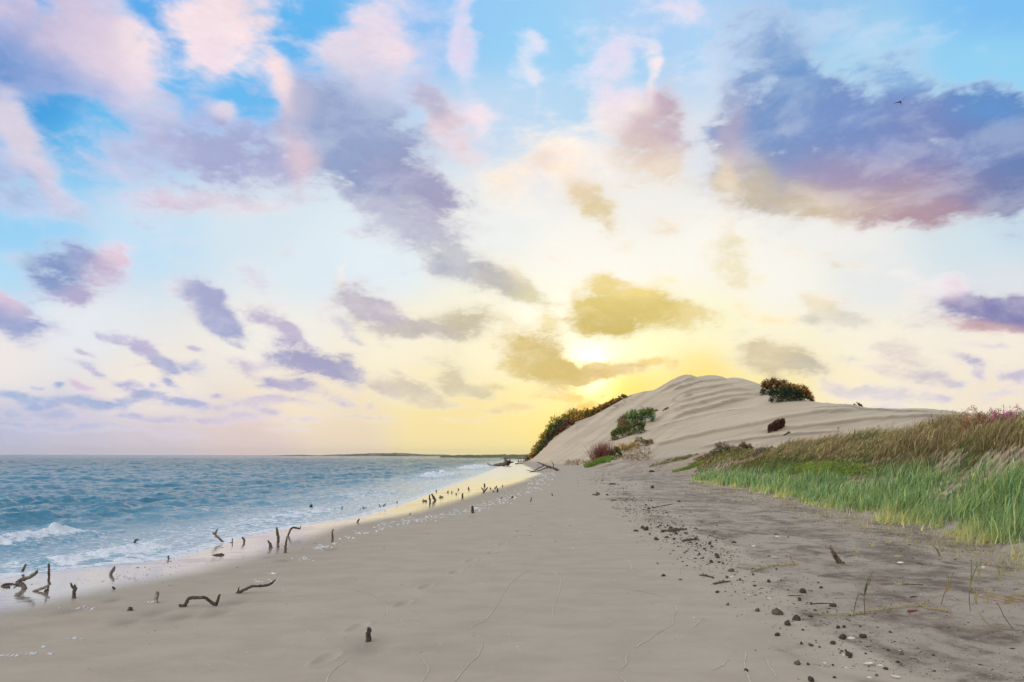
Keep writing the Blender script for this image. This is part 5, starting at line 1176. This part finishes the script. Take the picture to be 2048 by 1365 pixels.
def vine(label, pts, seed, off=3.0):
    rs = np.random.default_rng(seed); ss = [([(q[0], q[1]) for q in pts], 2.0, YL, PL)]
    ss.append(([(q[0], q[1] + rs.uniform(-2, 2.5)) for q in pts[1:]], 1.2, PL, YL))
    L = len(pts)
    for k in range(16):
        i = rs.integers(0, L - 1); t_ = rs.uniform(); x = pts[i][0] * (1 - t_) + pts[i + 1][0] * t_; y = pts[i][1] * (1 - t_) + pts[i + 1][1] * t_
        ss.append(([(x, y), (x + rs.uniform(-8, 8), y - rs.uniform(0, 6)), (x + rs.uniform(-14, 14), y + rs.uniform(-7, 2))], 1.2, PL, (216,206,170)))
    # laid on the sand: every point at its own ground distance
    p0, d0 = hit(*pts[0]); parts = []
    for pp_, wpx, ca, cb2 in ss:
        Pq = []
        for q in pp_:
            g, dd = hit(q[0], q[1]); g[2] += .012; Pq.append(g)
        Pq = np.array(Pq); m = len(Pq); tt = np.linspace(0, m - 1, (m - 1) * 5 + 1); Pq = np.stack([np.interp(tt, np.arange(m), Pq[:, k]) for k in range(3)], -1)
        Pq[:, 2] = ground(Pq[:, 0], Pq[:, 1]) + .012 + .012 * np.abs(np.sin(tt * 2.1 + seed))
        u = np.linspace(0, 1, len(Pq)); s = p0[1] / F
        V, Q, T = tube([(Pq[::2] if len(Pq) > 8 else Pq, np.full(len(Pq[::2]) if len(Pq) > 8 else len(Pq), wpx * s * .4))], 4, .1, seed, cap=False)
        parts.append((V, Q, np.zeros((0, 3), int), np.tile(lin(ca) * .5 + lin(cb2) * .5, (len(V), 1))))
    V, Q, T, Cc = merge(parts); o = npmesh('runner_stem', V - p0, [Q], M_blade, dict(Col=Cc)); o.location = p0; tag(o, label, 'stem', 'creeping stems lying on the sand'); return o
vine('long knotted straw coloured runner lying below the green fan reed', [(1640,1234),(1680,1233),(1712,1231),(1740,1227),(1770,1223),(1800,1219),(1830,1215),(1852,1212)], 71)
vine('shorter spiky pale runner lying left of the brown stump', [(1500,1147),(1520,1141),(1545,1135),(1572,1133),(1596,1131)], 72)
vine('far end of the straw runner trailing right behind the red tube', [(1838,1214),(1860,1220),(1885,1226),(1900,1226)], 73)
# straw bundle at the right edge
rs = np.random.default_rng(77); ss = []
for k in range(24):
    x = rs.uniform(1940, 2030); y = 1195 + rs.normal(0, 4); sl_ = rs.normal(.06, .12); l_ = rs.uniform(30, 75); ss.append(([(x, y), (x + l_ * .5, y + sl_ * l_ * .5 + rs.normal(0, 2.5)), (x + l_, y + sl_ * l_)], .7, (176,150,96), (200,182,136)))
for k in range(8):
    x = rs.uniform(1945, 1990); ss.append(([(x, 1206), (x + rs.uniform(-4, 4), 1190), (x + rs.uniform(-10, 6), 1176)], 1.2, YL, PL))
ss[0] = ([(1990,1208),(2020,1204),(2060,1204)], 1.5, YL, YL)
shoot('matted bundle of golden straw at the right edge', ss, 78, 'straw_bundle', 'dry grass', None)
# ------------------------------------------------------------------ clods, shells, foam, far land
def simplemat(name, ca, cb_, sc=20, rough=.85, bump=.6, bd=.01, spec=.3):
    mat, nt, out = newmat(name); b = NB(nt)
    tc = b.n('ShaderNodeTexCoord'); n = b.noise(tc.outputs['Object'], sc, 6, .65, .3).outputs[0]
    pr = b.n('ShaderNodeBsdfPrincipled'); b.link(b.mix(b.ramp(n, .35, .65), ca + (1,), cb_ + (1,)), pr.inputs['Base Color']); pr.inputs['Roughness'].default_value = rough; pr.inputs['Specular IOR Level'].default_value = spec
    bp = b.n('ShaderNodeBump'); bp.inputs['Strength'].default_value = bump; bp.inputs['Distance'].default_value = bd; b.link(n, bp.inputs['Height']); b.link(bp.outputs[0], pr.inputs['Normal'])
    b.link(pr.outputs[0], out.inputs[0]); return mat
M_clod = simplemat('dark_mud_clod', (.035, .026, .02), (.11, .085, .065), 40)
M_clod2 = simplemat('grey_mud_clod', (.08, .066, .052), (.18, .15, .12), 40)
M_shell = simplemat('chalky_shell', (.55, .48, .38), (.85, .82, .75), 60, .5, .3, .002, .5)
M_foam = simplemat('sea_foam_fleck', (.78, .79, .80), (.9, .9, .9), 80, .7, .6, .004)
M_red = simplemat('red_brown_tube', (.17, .035, .022), (.26, .07, .045), 50, .5)

import bmesh
def ico(sub):
    bm = bmesh.new(); bmesh.ops.create_icosphere(bm, subdivisions=sub, radius=1)
    V = np.array([v.co[:] for v in bm.verts]); T = np.array([[v.index for v in f.verts] for f in bm.faces]); bm.free(); return V, T
IV, IT = ico(3)
def clodmesh(seed, mat, flat=.7, lumps=.5):
    r = np.random.default_rng(seed); V = IV.copy()
    disp = np.zeros(len(V))
    for k in range(16):
        d = r.normal(0, 1, 3); d /= np.linalg.norm(d); disp += r.uniform(-1, 1) * lumps * np.exp(-((1 - V @ d) / r.uniform(.05, .35)))
    disp += r.normal(0, .06, len(V))
    V = V * (1 + disp)[:, None] * np.array([r.uniform(.85, 1.35), r.uniform(.7, 1.1), flat]); V[:, 2] += flat * .45
    return npmesh('mud_clod', V, [IT], mat, link=False, smooth=False).data
CM = [clodmesh(i, M_clod if i % 4 else M_clod2, [.7, .85, .55, .95][i % 4]) for i in range(12)]
def clod(px, py, rpx, label=None, k=None, name='mud_clod', group='dark mud clods strewn on the sand', sx=1.0):
    p0, d0 = hit(px, py + rpx * .5); s = p0[1] / F; o = bpy.data.objects.new(name, CM[(k if k is not None else random.randrange(12))]); COL.objects.link(o)
    o.location = p0; q = rpx * s * .95; o.scale = (q * sx, q, q); o.rotation_euler = (0, 0, random.uniform(0, 6.28) if sx == 1 else 0)
    tag(o, label or 'small dark crumbly mud clod on the sand along the debris line', 'mud clod', group); return o
BIG = [(1555,1227,11,'largest mud clod, craggy and reddish brown, left of the trio'),(1575,1249,8.5,'nearest of the three big clods, dark and blocky'),(1593,1239,7.5,'right one of the three big clods, with a pointed lobe'),(1514,1222,5.5,'medium clod left of the largest one'),
 (1555,1271,4.5,'small pointed clod standing below the three big clods'),(1594,1328,6.5,'pyramid shaped grey clod on smooth sand near the bottom'),(1685,1278,5.8,'round dark clod just left of a long white shell'),(1666,1288,5,'brown oval clod below left of the round dark one'),(1725,1275,5.5,'twin lobed dark clod right of the long white shell'),
 (1697,1311,6,'brownish clod touching a white shell'),(1771,1338,5.5,'blocky dark clod right of the big clam shell'),(1461,1142,6.5,'smooth brown oval clod at the edge of the dark sand'),(1606,1185,6.5,'dark L shaped clod above the trio'),(1667,1213,5,'dark clod right of the pebbly line, above the runner stem'),(1493,1342,4,'lone small clod low on the smooth sand'),
 (1621,1362,5.5,'dark clod cut by the bottom edge'),(1455,1210,3.8,'lone round clod left of the trio'),(1683,1303,3.5,'little clod above the one touching a shell'),(1692,1303,3,'tiny pyramid clod above the one touching a shell'),(1669,1355,4,'black clod near the bottom, right of the cut one'),(1776,1301,3.8,'small black clod right of the shells'),(1803,1309,4.2,'black clod among pale flecks at the lower right'),
 (1797,1325,5,'knobbly dark clod cluster left of the pebble trail'),(1433,1112,4.5,'dark clod on smooth sand above the oval one'),(1327,1152,4,'lone flat clod far out on the smooth sand'),(1361,1160,3.5,'second lone flat clod far out on the smooth sand'),(1358,1004,4,'dark clod by itself on the upper dark sand'),(1286,1057,4.5,'dark clod at the left end of the debris heap'),(1293,1060,5.5,'big dark clod at the left end of the debris heap'),(1312,1080,4.5,'rounded dark clod just below the debris heap'),
 (1195,989,5,'low dark clod on pale sand, far up the beach'),(1302,944,4,'small dark lump on the far dark sand')]
for x, y, rr, lb in BIG: clod(x, y - rr * .3, rr, lb)
rg = np.random.default_rng(11)
line = np.array([(1195,950),(1225,975),(1262,1005),(1300,1030),(1335,1055),(1370,1075),(1420,1105),(1470,1150),(1520,1180),(1590,1215),(1660,1265),(1720,1305),(1790,1345)], float)
def along(t):
    L = np.concatenate([[0], np.cumsum(np.hypot(*np.diff(line, axis=0).T))]); L /= L[-1]
    return np.interp(t, L, line[:, 0]), np.interp(t, L, line[:, 1])
cnt = 0
while cnt < 255:
    if cnt < 120:      # the dense heap
        t = np.clip(rg.normal(.27, .13), 0, 1); spr_ = 26 + 20 * t
    else:
        t = rg.uniform(.02, 1) ; spr_ = 30 + 70 * t
    x, y = along(t); x += rg.normal(0, spr_) * .8; y += rg.normal(0, spr_ * .30)
    if y > 1364 or y < 942: continue
    base = (y - 912) / 150.0
    rr = np.clip(rg.lognormal(0, .55) * (.8 + .75 * base), .7, 4.2)
    clod(x, y, rr * .82); cnt += 1
# crumbs too many to count
def crumbs(name, label, cat, n, tfun, size, mat, seed):
    r_ = np.random.default_rng(seed); px, py = tfun(r_, n); P, d, ok = pix_ground(px, py, 120); P, d = P[ok], d[ok]; n = len(P)
    B = np.array([(1,0,0),(-1,0,0),(0,1,0),(0,-1,0),(0,0,1.),(0,0,-.4)]); Fq = np.array([(0,2,4),(2,1,4),(1,3,4),(3,0,4),(2,0,5),(1,2,5),(3,1,5),(0,3,5)])
    s = size(r_, n, d); a = r_.uniform(0, 6.28, n); st2 = np.stack([s * r_.uniform(.6, 2.2, n), s * r_.uniform(.5, 1, n), s * r_.uniform(.4, .8, n)], -1)
    V = B[None] * st2[:, None] * r_.uniform(.6, 1.3, (n, 6, 1)); c_, s_ = np.cos(a)[:, None], np.sin(a)[:, None]
    V = np.stack([V[..., 0] * c_ - V[..., 1] * s_, V[..., 0] * s_ + V[..., 1] * c_, V[..., 2]], -1) + P[:, None]
    T = (Fq[None] + 6 * np.arange(n)[:, None, None]).reshape(-1, 3)
    o = npmesh(name, V.reshape(-1, 3), [T], mat, smooth=False); tag(o, label, cat, kind='stuff')
def t_line(r_, n):
    t = np.where(r_.uniform(0, 1, n) < .6, np.clip(r_.normal(.25, .14, n), 0, 1), r_.uniform(0, 1, n)); x, y = along(t)
    cl = r_.integers(0, n // 14, n); cx_ = r_.normal(0, 1, n // 14 + 1)[cl]; cy_ = r_.normal(0, 1, n // 14 + 1)[cl]
    return x + (cx_ * .9 + r_.normal(0, .35, n)) * (22 + 55 * t), np.clip(y + (cy_ * .8 + r_.normal(0, .5, n)) * (9 + 16 * t), 944, 1364)
crumbs('debris_crumbs', 'fine dark crumbs of mud, bark and weed along the debris line', 'debris', 4200, t_line, lambda r_, n, d: np.clip(r_.lognormal(-.1, .55, n) * .00062 * d, .003, .04), M_clod, 301)
def t_dark(r_, n):
    y = 940 + (1364 - 940) * r_.uniform(0, 1, n) ** 1.2; x0 = np.interp(y, Dk[:, 1], Dk[:, 0]); xr = np.interp(y, [940, 990, 1040, 1100, 1160, 1364], [1420, 1520, 1760, 2000, 2048, 2048]); return x0 + (xr - x0) * r_.uniform(0, 1, n), y
crumbs('dark_sand_specks', 'small dark specks and crumbs on the rough upper sand', 'debris', 2600, t_dark, lambda r_, n, d: np.clip(r_.lognormal(-.3, .5, n) * .0007 * d, .002, .03), M_clod, 302)
crumbs('shell_grit', 'tiny pale shell fragments scattered on the upper sand', 'shell grit', 700, t_dark, lambda r_, n, d: np.clip(r_.lognormal(-.5, .4, n) * .0007 * d, .002, .02), M_shell, 303)
def t_smooth(r_, n):
    y = 960 + 404 * r_.uniform(0, 1, n) ** .8; xl = np.interp(y, W_[::-1, 1][2:], W_[::-1, 0][2:]) if False else np.interp(y, [948,990,1048,1097,1140,1174,1218,1290], [1085,950,700,560,420,230,0,-200]); xr = np.interp(y, Dk[:, 1], Dk[:, 0]); return xl + 20 + (xr - xl) * r_.uniform(0, 1, n), y
crumbs('beach_specks', 'sparse dark specks dotted over the smooth sand', 'debris', 420, t_smooth, lambda r_, n, d: np.clip(r_.lognormal(-.5, .4, n) * .0008 * d, .002, .02), M_clod, 304)
crumbs('shell_specks', 'sparse white shell specks dotted over the smooth sand', 'shell grit', 260, t_smooth, lambda r_, n, d: np.clip(r_.lognormal(-.4, .4, n) * .0009 * d, .002, .02), M_shell, 305)
def t_wet(r_, n):
    y = r_.uniform(1085, 1170, n); x = np.interp(y, [1085,1170], [520,170]) + r_.normal(0, 75, n); return x, y + r_.normal(0, 3, n)
crumbs('wet_sand_specks', 'dark specks dotted over the wet sand', 'debris', 150, t_wet, lambda r_, n, d: np.clip(r_.lognormal(-.4, .4, n) * .0009 * d, .002, .02), M_clod, 306)
# sticks in the debris
STK = [(1335,1064,1372,1060,3,'thick bark strip lying at the heart of the debris heap'),(1322,1063,1350,1065,2,'dark stick lying left of the bark strip'),(1365,1084,1396,1080,2.6,'flat grey bark strip right below the debris heap'),(1399,1152,1425,1156,1.9,'straight dark stick lying on smooth sand'),(1427,1170,1460,1164,2.4,'broken brown bark pieces left of the oval clod'),(1306,1017,1345,1009,1.1,'thin twig lying above the debris heap'),(1222,1002,1233,1002,1.8,'short dark log on pale sand above the heap'),(1219,970,1231,969,1.4,'short twig lying at the far end of the debris line'),(1805,1170,1846,1171,1.5,'dark bowed stick lying on the dark sand'),(1820,1196,1834,1195,1.3,'tiny dark stick right of centre on the dark sand'),(1575,1193,1606,1193,1.3,'thin black twig lying left of the L shaped clod'),(1620,1210,1660,1208,1.3,'thin yellowish twig between the clods'),(1548,1070,1556,1069,1.2,'small chip on the upper dark sand'),(1834,1128,1846,1131,1.2,'short dark chip below the green grass'),(1691,1239,1700,1243,1.5,'short dark curl under the runner stem'),(1195,992,1185,990,1.5,'little chip beside the low dark clod')]
for i, (x0, y0, x1, y1, rp, lb) in enumerate(STK):
    a, da = hit(x0, y0); c_, dc = hit(x1, y1); s = a[1] / F; a[2] += rp * s * .5; c_[2] += rp * s * .4; m = (a + c_) / 2 + np.array([0, .01, .3 * rp * s])
    V, Q, T = tube([([a, m, c_], [rp * s * .8, rp * s, rp * s * .6])], 8, .2, 700 + i); o = npmesh('beach_stick', V - a, [Q, T], M_dark if i % 2 else M_brown); o.location = a; tag(o, lb, 'stick', 'sticks lying in the debris')
a, _ = hit(1816, 1226); s = a[1] / F; a[2] += 2.6 * s; c_ = a + np.array([20 * s, .02, 0])
V, Q, T = tube([([a, (a + c_) / 2, c_], [2.4 * s, 2.7 * s, 2.3 * s])], 12, .03, 5); o = npmesh('red_tube', V - a, [Q, T], M_red); o.location = a; tag(o, 'red brown tube lying against the straw runner', 'litter')
# shells
def shellmesh(seed, kind):
    r_ = np.random.default_rng(seed); n, m = 24, 9
    th = np.linspace(0, 2 * np.pi, n, endpoint=False); V = []
    for j in range(m):
        t = (j + 1) / m; rib = 1 + .03 * np.cos(th * 12)
        z = (1 - t ** 2.2) * .42
        if kind == 1: z = -z + .42
        V.append(np.stack([np.cos(th) * t * rib * 1.0, np.sin(th) * t * rib * .72 - .12 * (1 - t), np.full(n, z)], -1))
    top = np.array(V).reshape(-1, 3); c0 = np.array([[0, -.12, .42 if kind == 0 else 0]])
    inn = top * np.array([.93, .93, 1]) - np.array([0, 0, .05 if kind == 0 else -.05])
    VV = np.concatenate([top, inn, c0, c0 - [[0, 0, .05 if kind == 0 else -.05]]]); Q = [gridfaces(m, n, True), gridfaces(m, n, True)[:, ::-1] + m * n]
    k = np.arange(n); Q.append(np.stack([(m - 1) * n + k, (m - 1) * n + (k + 1) % n, 2 * m * n - n + (k + 1) % n, 2 * m * n - n + k], -1))
    T = np.concatenate([np.stack([np.full(n, 2 * m * n), k, (k + 1) % n], -1), np.stack([np.full(n, 2 * m * n + 1), (k + 1) % n + m * n, k + m * n], -1)])
    return npmesh('seashell', VV, [np.concatenate(Q), T], M_shell, link=False).data
SM = [shellmesh(1, 0), shellmesh(2, 1)]
SH = [(1738,1331,10.5,1,'largest white clam shell lying open like a bowl'),(1739,1356,4.8,0,'round cream shell below the largest clam'),(1791,1356,8.5,1,'oval shell with a pale rim near the bottom edge'),(1702,1277,8.5,0,'long thin white shell beside the round dark clod'),(1688,1311,4.5,0,'bright white shell touching a brownish clod'),(1555,1074,5.5,0,'knobbly whitish shell high on the dark sand'),(1549,1117,7,1,'whitish shell ring at the edge of the dark patch'),
 (1507,1093,5.5,0,'grey white ridged shell leaning in the dark sand'),(1801,1126,6.5,0,'thin white oval shell below the upright dead shoots'),(1966,1135,6.5,0,'jagged white shell beside the pale green blades'),(1693,1336,4,0,'small flat white shell near the bottom'),(1650,1327,4.8,0,'broken white shell with a tail of debris'),(1538,1197,4.5,0,'cream shell right of the thin white line'),(1498,1190,3.2,0,'small white shell left on the smooth sand'),(1760,1331,5.5,0,'flat white sliver right of the largest clam'),(1463,1154,4.2,0,'white shell tucked beside the oval clod'),(1559,1217,2.8,0,'white chip just above the largest clod'),(1799,1302,2.8,0,'small white disc among the right hand clods'),(1388,1236,3.2,0,'single thin white shell on bare smooth sand')]
for x, y, rr, kd, lb in SH:
    p0, _ = hit(x, y); s = p0[1] / F; o = bpy.data.objects.new('seashell', SM[kd]); COL.objects.link(o); o.location = p0 + np.array([0, 0, -.001]); q = rr * s; o.scale = (q, q * .9, q * .9); o.rotation_euler = (random.uniform(-.1, .25), random.uniform(-.15, .15), random.uniform(-.5, .5)); tag(o, lb, 'shell', 'white shells on the upper beach')
# foam flecks left by the last wave, and the dried swash lines
def foam_flecks(n, px, py, spread, seed):
    r_ = np.random.default_rng(seed); VV = []; QQ = []; b0 = 0
    for i in range(n):
        x, y = px[i], py[i]; p0, d0 = hit(x, y); s = p0[1] / F; w_ = spread[i] * s
        k = 10; th = np.linspace(0, 2 * np.pi, k, endpoint=False); el = r_.uniform(.5, 1.3); ang_ = r_.uniform(-.3, .5)
        rr = w_ * (1 + .45 * r_.normal(0, 1, k)).clip(.3, 1.8)
        ax = np.cos(th) * rr; ay = np.sin(th) * rr * 3.0 * el; qx_ = p0[0] + ax + ay * .05; qy_ = p0[1] + ay
        g = ground(qx_, qy_); h_ = min(.012, w_ * .3) + .004
        ring0 = np.stack([qx_, qy_, g + .001], -1); ring1 = np.stack([p0[0] + (qx_ - p0[0]) * .8, p0[1] + (qy_ - p0[1]) * .8, g + h_], -1)
        VV += [ring0, ring1, [[p0[0], p0[1], p0[2] + h_ * 1.3]]]; kk = np.arange(k)
        QQ.append((np.stack([b0 + kk, b0 + (kk + 1) % k, b0 + k + (kk + 1) % k, b0 + k + kk], -1), np.stack([b0 + k + kk, b0 + k + (kk + 1) % k, np.full(k, b0 + 2 * k)], -1))); b0 += 2 * k + 1
    return np.concatenate(VV), np.concatenate([q[0] for q in QQ]), np.concatenate([q[1] for q in QQ])
px = []; py = []; sw = []
FC = [(258,1157,12),(305,1205,5),(165,1217,9),(614,1118,9),(640,1097,6),(650,1093,5),(670,1088,4),(720,1068,6),(700,1077,6),(745,1060,8),(770,1052,7),(800,1046,7),(830,1040,8),(870,1035,9),(900,1030,7),(935,1022,9),(960,1016,7),(985,1010,8),(1010,1003,7),(1030,995,6),(1050,987,6),(1070,978,5),(1080,968,7),(1088,960,8),(1092,952,7),(1100,946,5),(545,1148,3),(543,1164,4),(516,1163,4),(30,1312,4),(90,1295,3),(7,1313,4),(63,1309,4),(98,1309,3),(149,1278,4)]
for i, (x, y, w_) in enumerate(FC):
    for k in range(int(4 + w_ * 1.2)):
        px.append(x + rg.normal(0, w_ * 1.6)); py.append(y + rg.normal(0, w_ * .32)); sw.append(rg.uniform(.5, 2.0) * (1 if y < 1180 else .8))
for k in range(230):
    t = rg.uniform(); x = np.interp(t, [0, .4, .8, 1], [760, 930, 1075, 1095]); y = np.interp(t, [0, .4, .8, 1], [1052, 1022, 970, 947]); px.append(x + rg.normal(0, 9)); py.append(y + rg.normal(0, 3.5)); sw.append(rg.uniform(.4, 1.3))
V, Q, T = foam_flecks(len(px), px, py, sw, 9); o = npmesh('foam_flecks', V, [Q, T], M_foam); tag(o, 'white foam flecks stranded along the edge of the wash', 'foam', kind='stuff')
mat, nt, out = newmat('dried_swash_sand'); b = NB(nt); pr = b.n('ShaderNodeBsdfPrincipled'); gg = b.n('ShaderNodeNewGeometry')
nn_ = b.noise(gg.outputs['Position'], 40, 4, .7).outputs[0]; b.link(b.mix(b.ramp(nn_, .42, .6), (.47, .41, .34, 1), (.62, .56, .48, 1)), pr.inputs['Base Color']); pr.inputs['Roughness'].default_value = .9; b.link(pr.outputs[0], out.inputs[0])
SWL = [[(655,1365),(657,1340),(665,1322),(682,1310),(694,1300)],[(700,1163),(730,1172),(755,1184),(773,1200),(775,1213),(766,1220)],[(785,1213),(806,1230),(810,1240)],[(828,1365),(845,1350),(853,1335),(860,1322),(851,1305),(838,1293),(850,1282)],
 [(880,1365),(910,1345),(935,1318),(955,1300),(966,1275),(958,1258),(940,1243),(945,1240),(975,1226),(985,1214),(1000,1190),(1020,1160),(1040,1143),(1060,1133)],[(1095,1131),(1112,1140),(1122,1153),(1120,1170),(1116,1185),(1108,1205),(1105,1225)],[(1255,1112),(1262,1125),(1263,1138),(1270,1140)],
 [(1235,1170),(1290,1178),(1330,1190),(1350,1205),(1353,1215),(1344,1232),(1340,1245),(1310,1262),(1285,1276),(1268,1288)],[(1280,1365),(1255,1355),(1238,1345),(1225,1330)],[(1235,1330),(1252,1318),(1256,1300)],[(1505,1365),(1497,1345),(1490,1325),(1486,1308),(1490,1295)],[(1556,1350),(1545,1335),(1535,1320),(1528,1310)],[(1418,1333),(1440,1323),(1465,1313)],[(1385,1250),(1392,1240),(1405,1232),(1415,1237)]]
VV = []; QQ = []; b0 = 0; r_ = np.random.default_rng(12)
for pts in SWL:
    p = np.array(pts, float); m = len(p); tt = np.linspace(0, m - 1, (m - 1) * 14 + 1)
    qx_ = np.interp(tt, np.arange(m), p[:, 0]); qy_ = np.interp(tt, np.arange(m), p[:, 1])
    kk = np.ones(9) / 9; qx_ = np.convolve(np.pad(qx_, 4, 'edge'), kk, 'valid'); qy_ = np.convolve(np.pad(qy_, 4, 'edge'), kk, 'valid')
    X_, Y_ = flat_xy(qx_, qy_, .21); X_ += .02 * fbm(tt * 1.3, tt * 0 + len(pts), 3, 4); Y_ += .05 * fbm(tt * 1.1, tt * 0 + 5, 3, 6)
    tx_ = np.gradient(X_); ty_ = np.gradient(Y_); L = np.hypot(tx_, ty_); nx_, ny_ = -ty_ / L, tx_ / L
    w_ = .0032 * (1 + .8 * vnoise(tt * 1.7, tt * 0 + 3, 8)) * (.5 + Y_ / 9) * sstep(0, 4, np.minimum(tt, m - 1 - tt) * 14)
    rows = []
    for a_ in (-1, 0, 1):
        xx = X_ + nx_ * w_ * a_; yy = Y_ + ny_ * w_ * a_; rows.append(np.stack([xx, yy, ground(xx, yy) + .0035], -1))
    VV.append(np.stack(rows, 1).reshape(-1, 3)); QQ.append(gridfaces(len(tt), 3) + b0); b0 += 3 * len(tt)
o = npmesh('swash_lines', np.concatenate(VV), [np.concatenate(QQ)], mat); tag(o, 'thin pale swash lines left on the smooth sand', 'swash marks', kind='stuff')

# far shores across the bay: low wooded ridges of real width
mat, nt, out = newmat('far_shore'); b = NB(nt); pr = b.n('ShaderNodeBsdfPrincipled'); gg = b.n('ShaderNodeNewGeometry')
b.link(b.mix(b.ramp(b.noise(b.mapping(gg.outputs['Position'], (.05, .05, .25)), 1.0, 6, .7).outputs[0], .4, .62), (.09, .085, .05, 1), (.26, .22, .16, 1)), pr.inputs['Base Color']); pr.inputs['Roughness'].default_value = 1; b.link(pr.outputs[0], out.inputs[0])
def shore_ridge(name, x0, x1, ytop, D, depth, seed, kind='structure', m=None, rough=.35):
    n = int((x1 - x0) * 1.6); px_ = np.linspace(x0, x1, n); x, y, z = pdir(px_, np.full(n, 912.0)); h = np.hypot(x, y)
    tp = np.interp(px_, [q[0] for q in ytop], [q[1] for q in ytop]); _, t_ = ang_of(px_, tp); H_ = CAMZ + D * t_ ; H_ = np.maximum(H_, .3)
    H_ = H_ * (1 + rough * fbm(px_ / 9, px_ * 0 + seed, 4, seed))
    rows = []
    for f_, hh_ in [(-.5, -.5), (-.42, .5), (-.3, .75), (-.12, .95), (0, 1), (.2, .8), (.5, -.5)]:
        dd = D + f_ * depth; wv = 1 + .12 * fbm(px_ / 5, px_ * 0 + f_ * 9, 3, seed + 3)
        hz_ = H_ * hh_ * wv if hh_ > 0 else np.full(n, -1.0)
        rows.append(np.stack([x / h * dd, y / h * dd, hz_], -1))
    o = npmesh(name, np.array(rows).reshape(-1, 3), [gridfaces(len(rows), n)], m or mat, smooth=False); tag(o, kind=kind); return o
shore_ridge('far_hills', -150, 560, [(-150,911.2),(0,910.6),(300,911.4),(480,912),(560,911.5)], 2600, 200, 1)
shore_ridge('far_hills', 530, 900, [(530,912.5),(560,911),(600,910),(640,911),(665,909.5),(700,908.5),(740,907.2),(790,906.6),(810,907),(850,909),(900,910)], 1500, 160, 2, rough=.15)
mat2, nt, out = newmat('wooded_shore'); b = NB(nt); pr = b.n('ShaderNodeBsdfPrincipled'); gg = b.n('ShaderNodeNewGeometry')
b.link(b.mix(b.ramp(b.noise(b.mapping(gg.outputs['Position'], (.2, .2, .8)), 1.0, 6, .7).outputs[0], .4, .62), (.07, .085, .03, 1), (.17, .17, .07, 1)), pr.inputs['Base Color']); pr.inputs['Roughness'].default_value = 1; b.link(pr.outputs[0], out.inputs[0])
shore_ridge('wooded_headland', 880, 1085, [(880,913.5),(886,911),(940,910),(1000,909.6),(1060,909.2),(1085,909)], 620, 90, 3, m=mat2, rough=.2)
shore_ridge('wooded_headland', 1000, 1085, [(1000,917),(1015,914.5),(1040,913.5),(1060,912),(1085,911)], 400, 50, 4, m=mat2, rough=.35)

# the hazy evening air over the bay
mat, nt, out = newmat('haze_air'); pv = nt.nodes.new('ShaderNodeVolumePrincipled'); pv.inputs['Color'].default_value = (1.0, .98, .94, 1); pv.inputs['Density'].default_value = .00007; pv.inputs['Anisotropy'].default_value = .3
nt.links.new(pv.outputs[0], out.inputs['Volume'])
hb = 6150.0
HV = np.array([(x, y, z) for z in (-4.5, 48.0) for y in (-hb, hb) for x in (-hb, hb)])
hz = npmesh('haze', HV, [np.array([(0,2,3,1),(4,5,7,6),(0,1,5,4),(1,3,7,5),(3,2,6,7),(2,0,4,6)])], mat, smooth=False); tag(hz, 'thin warm haze over the bay', 'haze', kind='stuff')
